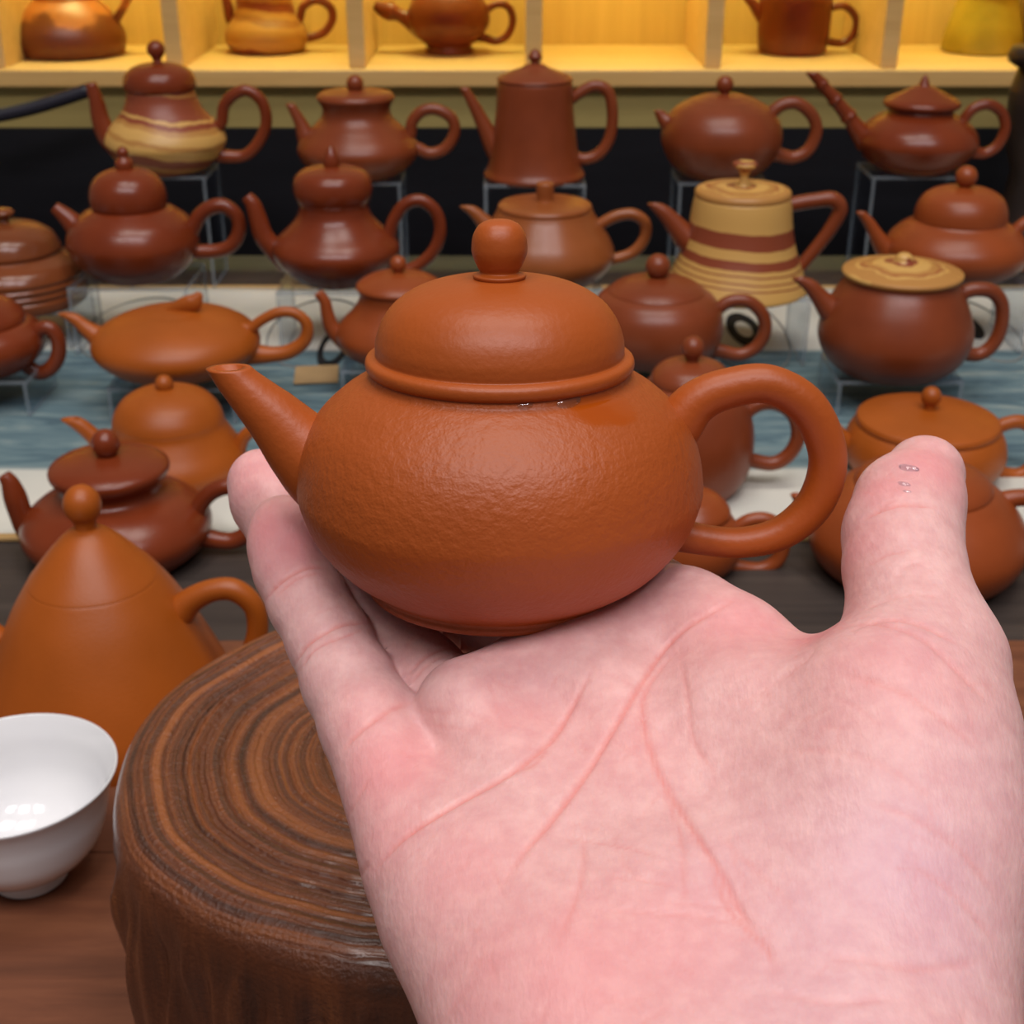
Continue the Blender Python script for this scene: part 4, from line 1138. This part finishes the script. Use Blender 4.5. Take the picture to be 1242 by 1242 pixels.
# faint secondary lines across the palm
for i in range(56):
    sx_ = rg.uniform(470, 1190); sy_ = rg.uniform(800, 1220)
    an = rg.choice([rg.uniform(1.2, 1.9), rg.uniform(0.0, 0.7), rg.uniform(2.2, 2.7)])
    ln = rg.uniform(25, 80)
    bend = rg.uniform(-0.3, 0.3)
    CRE.append(([(sx_, sy_), (sx_ + ln / 2 * math.cos(an), sy_ + ln / 2 * math.sin(an)), (sx_ + ln / 2 * math.cos(an) + ln / 2 * math.cos(an + bend), sy_ + ln / 2 * math.sin(an) + ln / 2 * math.sin(an + bend))], 0.09, 0.36, 0.24))
crease = np.zeros(nv); dent = np.zeros(nv)
kd = KDTree(nv)
for i, v in enumerate(HV): kd.insert(v, i)
kd.balance()
for pl, dep, hw, cst in CRE:
    C = catmull(pl, 10)
    seg_l = np.linalg.norm(np.diff(C, axis=0), axis=1)
    cum = np.concatenate([[0], np.cumsum(seg_l)])
    m_ = max(4, int(cum[-1] / 2.0))
    ss = np.linspace(0, cum[-1], m_)
    pts = np.stack([np.interp(ss, cum, C[:, 0]), np.interp(ss, cum, C[:, 1])], 1)
    best = {}
    for q, (x, y) in enumerate(pts):
        h_ = hit(x, y)
        if h_ is None: continue
        u = q / (m_ - 1)
        fade = min(1.0, 5 * u + 0.1, 5 * (1 - u) + 0.1)
        for co, i, dist in kd.find_range(h_, hw * 2.4e-3):
            g = math.exp(-(dist * 1000 / hw) ** 2) * fade
            if g > best.get(i, 0): best[i] = g
    for i, g in best.items():
        crease[i] = max(crease[i], g * cst); dent[i] = max(dent[i], g * dep)
HV2 = HV - HN * (dent * 0.001)[:, None]
me2.vertices.foreach_set('co', HV2.ravel())
me2.update()
me2.polygons.foreach_set('use_smooth', [True] * len(me2.polygons))
def blobs(lst):
    out = np.zeros(nv)
    for px, py, r_, w_ in lst:
        h_ = hit(px, py)
        if h_ is None: continue
        d_ = np.linalg.norm(HV - h_, axis=1) * 1000
        out = np.maximum(out, w_ * np.exp(-(d_ / r_) ** 2))
    return out
pink = blobs([(330, 640, 9, 0.9), (300, 575, 11, 0.5), (350, 660, 8, 0.9), (470, 930, 11, 0.75), (440, 870, 8, 0.4), (640, 860, 12, 0.35), (900, 760, 12, 0.6), (985, 775, 8, 0.8), (1130, 560, 8, 0.8), (1070, 590, 6, 0.7),
              (1040, 660, 7, 0.5), (700, 1180, 16, 0.6), (560, 1060, 12, 0.45), (1080, 800, 14, 0.4), (800, 1150, 14, 0.5), (600, 1180, 14, 0.5), (470, 1010, 9, 0.5), (740, 900, 12, 0.3), (1110, 700, 6, 0.0)])
vein = blobs([(1100, 1060, 15, 0.9), (1010, 1120, 13, 0.6), (1130, 1130, 12, 0.7), (880, 1060, 10, 0.35), (1180, 960, 14, 0.35), (1120, 780, 9, 0.2), (960, 1000, 12, 0.25), (1000, 1200, 16, 0.5)])
wet = blobs([(1098, 572, 3.0, 1.0), (1084, 578, 2.2, 0.8), (1096, 590, 1.8, 0.8)])
for nm, dat in (('crease', crease), ('pink', pink), ('vein', vein), ('wet', wet)):
    at = me2.attributes.new(nm, 'FLOAT', 'POINT'); at.data.foreach_set('value', dat.astype(np.float32))
tag(hand, 'bare right hand with open palm and fingers cradling the orange teapot', 'hand')

# ------------------------------------------------------------------ water drops
def drop_at(p, n, rad, hgt, name, label, group=None):
    n = Vector(n).normalized()
    q = n.to_track_quat('Z', 'Y').to_matrix()
    vs_, fs_ = [], []
    R_, S_ = 7, 24
    for i in range(R_ + 1):
        t = i / R_ * math.pi / 2
        for k in range(S_):
            a = 2 * math.pi * k / S_
            w_ = rad * (1 + 0.18 * math.sin(2 * a + 1) + 0.1 * math.sin(3 * a))
            v_ = q @ Vector((w_ * math.cos(t) * math.cos(a), 0.6 * w_ * math.cos(t) * math.sin(a), hgt * math.sin(t) - 0.00008))
            vs_.append(v_)
    for i in range(R_):
        for k in range(S_):
            k2 = (k + 1) % S_
            fs_.append((i * S_ + k, i * S_ + k2, (i + 1) * S_ + k2, (i + 1) * S_ + k))
    fs_.append(tuple(range(S_ - 1, -1, -1)))
    o = mesh_obj(name, vs_, fs_, M['water'])
    bm_ = bmesh.new(); bm_.from_mesh(o.data); bmesh.ops.remove_doubles(bm_, verts=bm_.verts, dist=1e-7); bm_.to_mesh(o.data); bm_.free()
    recalc(o)
    o.data.polygons.foreach_set('use_smooth', [True] * len(o.data.polygons))
    o.location = tuple(p)
    tag(o, label, 'water drop', group)
    return o
for (px, py, rad, lb) in ((1102, 568, 0.0017, 'largest water drop on the tip of the thumb'), (1096, 587, 0.0011, 'middle-sized water drop on the thumb pad'), (1100, 596, 0.0007, 'smallest water drop near the thumb crease')):
    h_ = hit(px, py)
    if h_ is None: continue
    nn = bvh.find_nearest(Vector(h_))[1]
    if nn.dot(Vector(CV) - Vector(h_)) < 0: nn = -nn
    drop_at(h_, nn, rad, rad * 0.4, 'water_drop', lb, 'water drops on the thumb')
# drops caught under the lid rim of the held teapot
bpy.context.view_layer.update()
mb = [c for c in main.children if c.name.startswith('body')][0]
mw = mb.matrix_world
bvm = BVHTree.FromPolygons([tuple(mw @ v.co) for v in mb.data.vertices], [tuple(p.vertices) for p in mb.data.polygons])
for (px, py, rad, lb) in ((637, 492, 0.0013, 'round water drop caught under the lid rim of the held teapot'), (690, 489, 0.0022, 'long water drop under the lid rim of the held teapot'), (578, 486, 0.0008, 'tiny water drop under the lid rim of the held teapot')):
    h_, nn, _, _ = bvm.ray_cast(Vector(CV), Vector(cs(px, py, 1.0) - CV).normalized())
    if h_ is None: continue
    if nn.dot(Vector(CV) - h_) < 0: nn = -nn
    drop_at(h_, nn, rad, 0.0006, 'water_drop', lb, 'water drops on the held teapot')
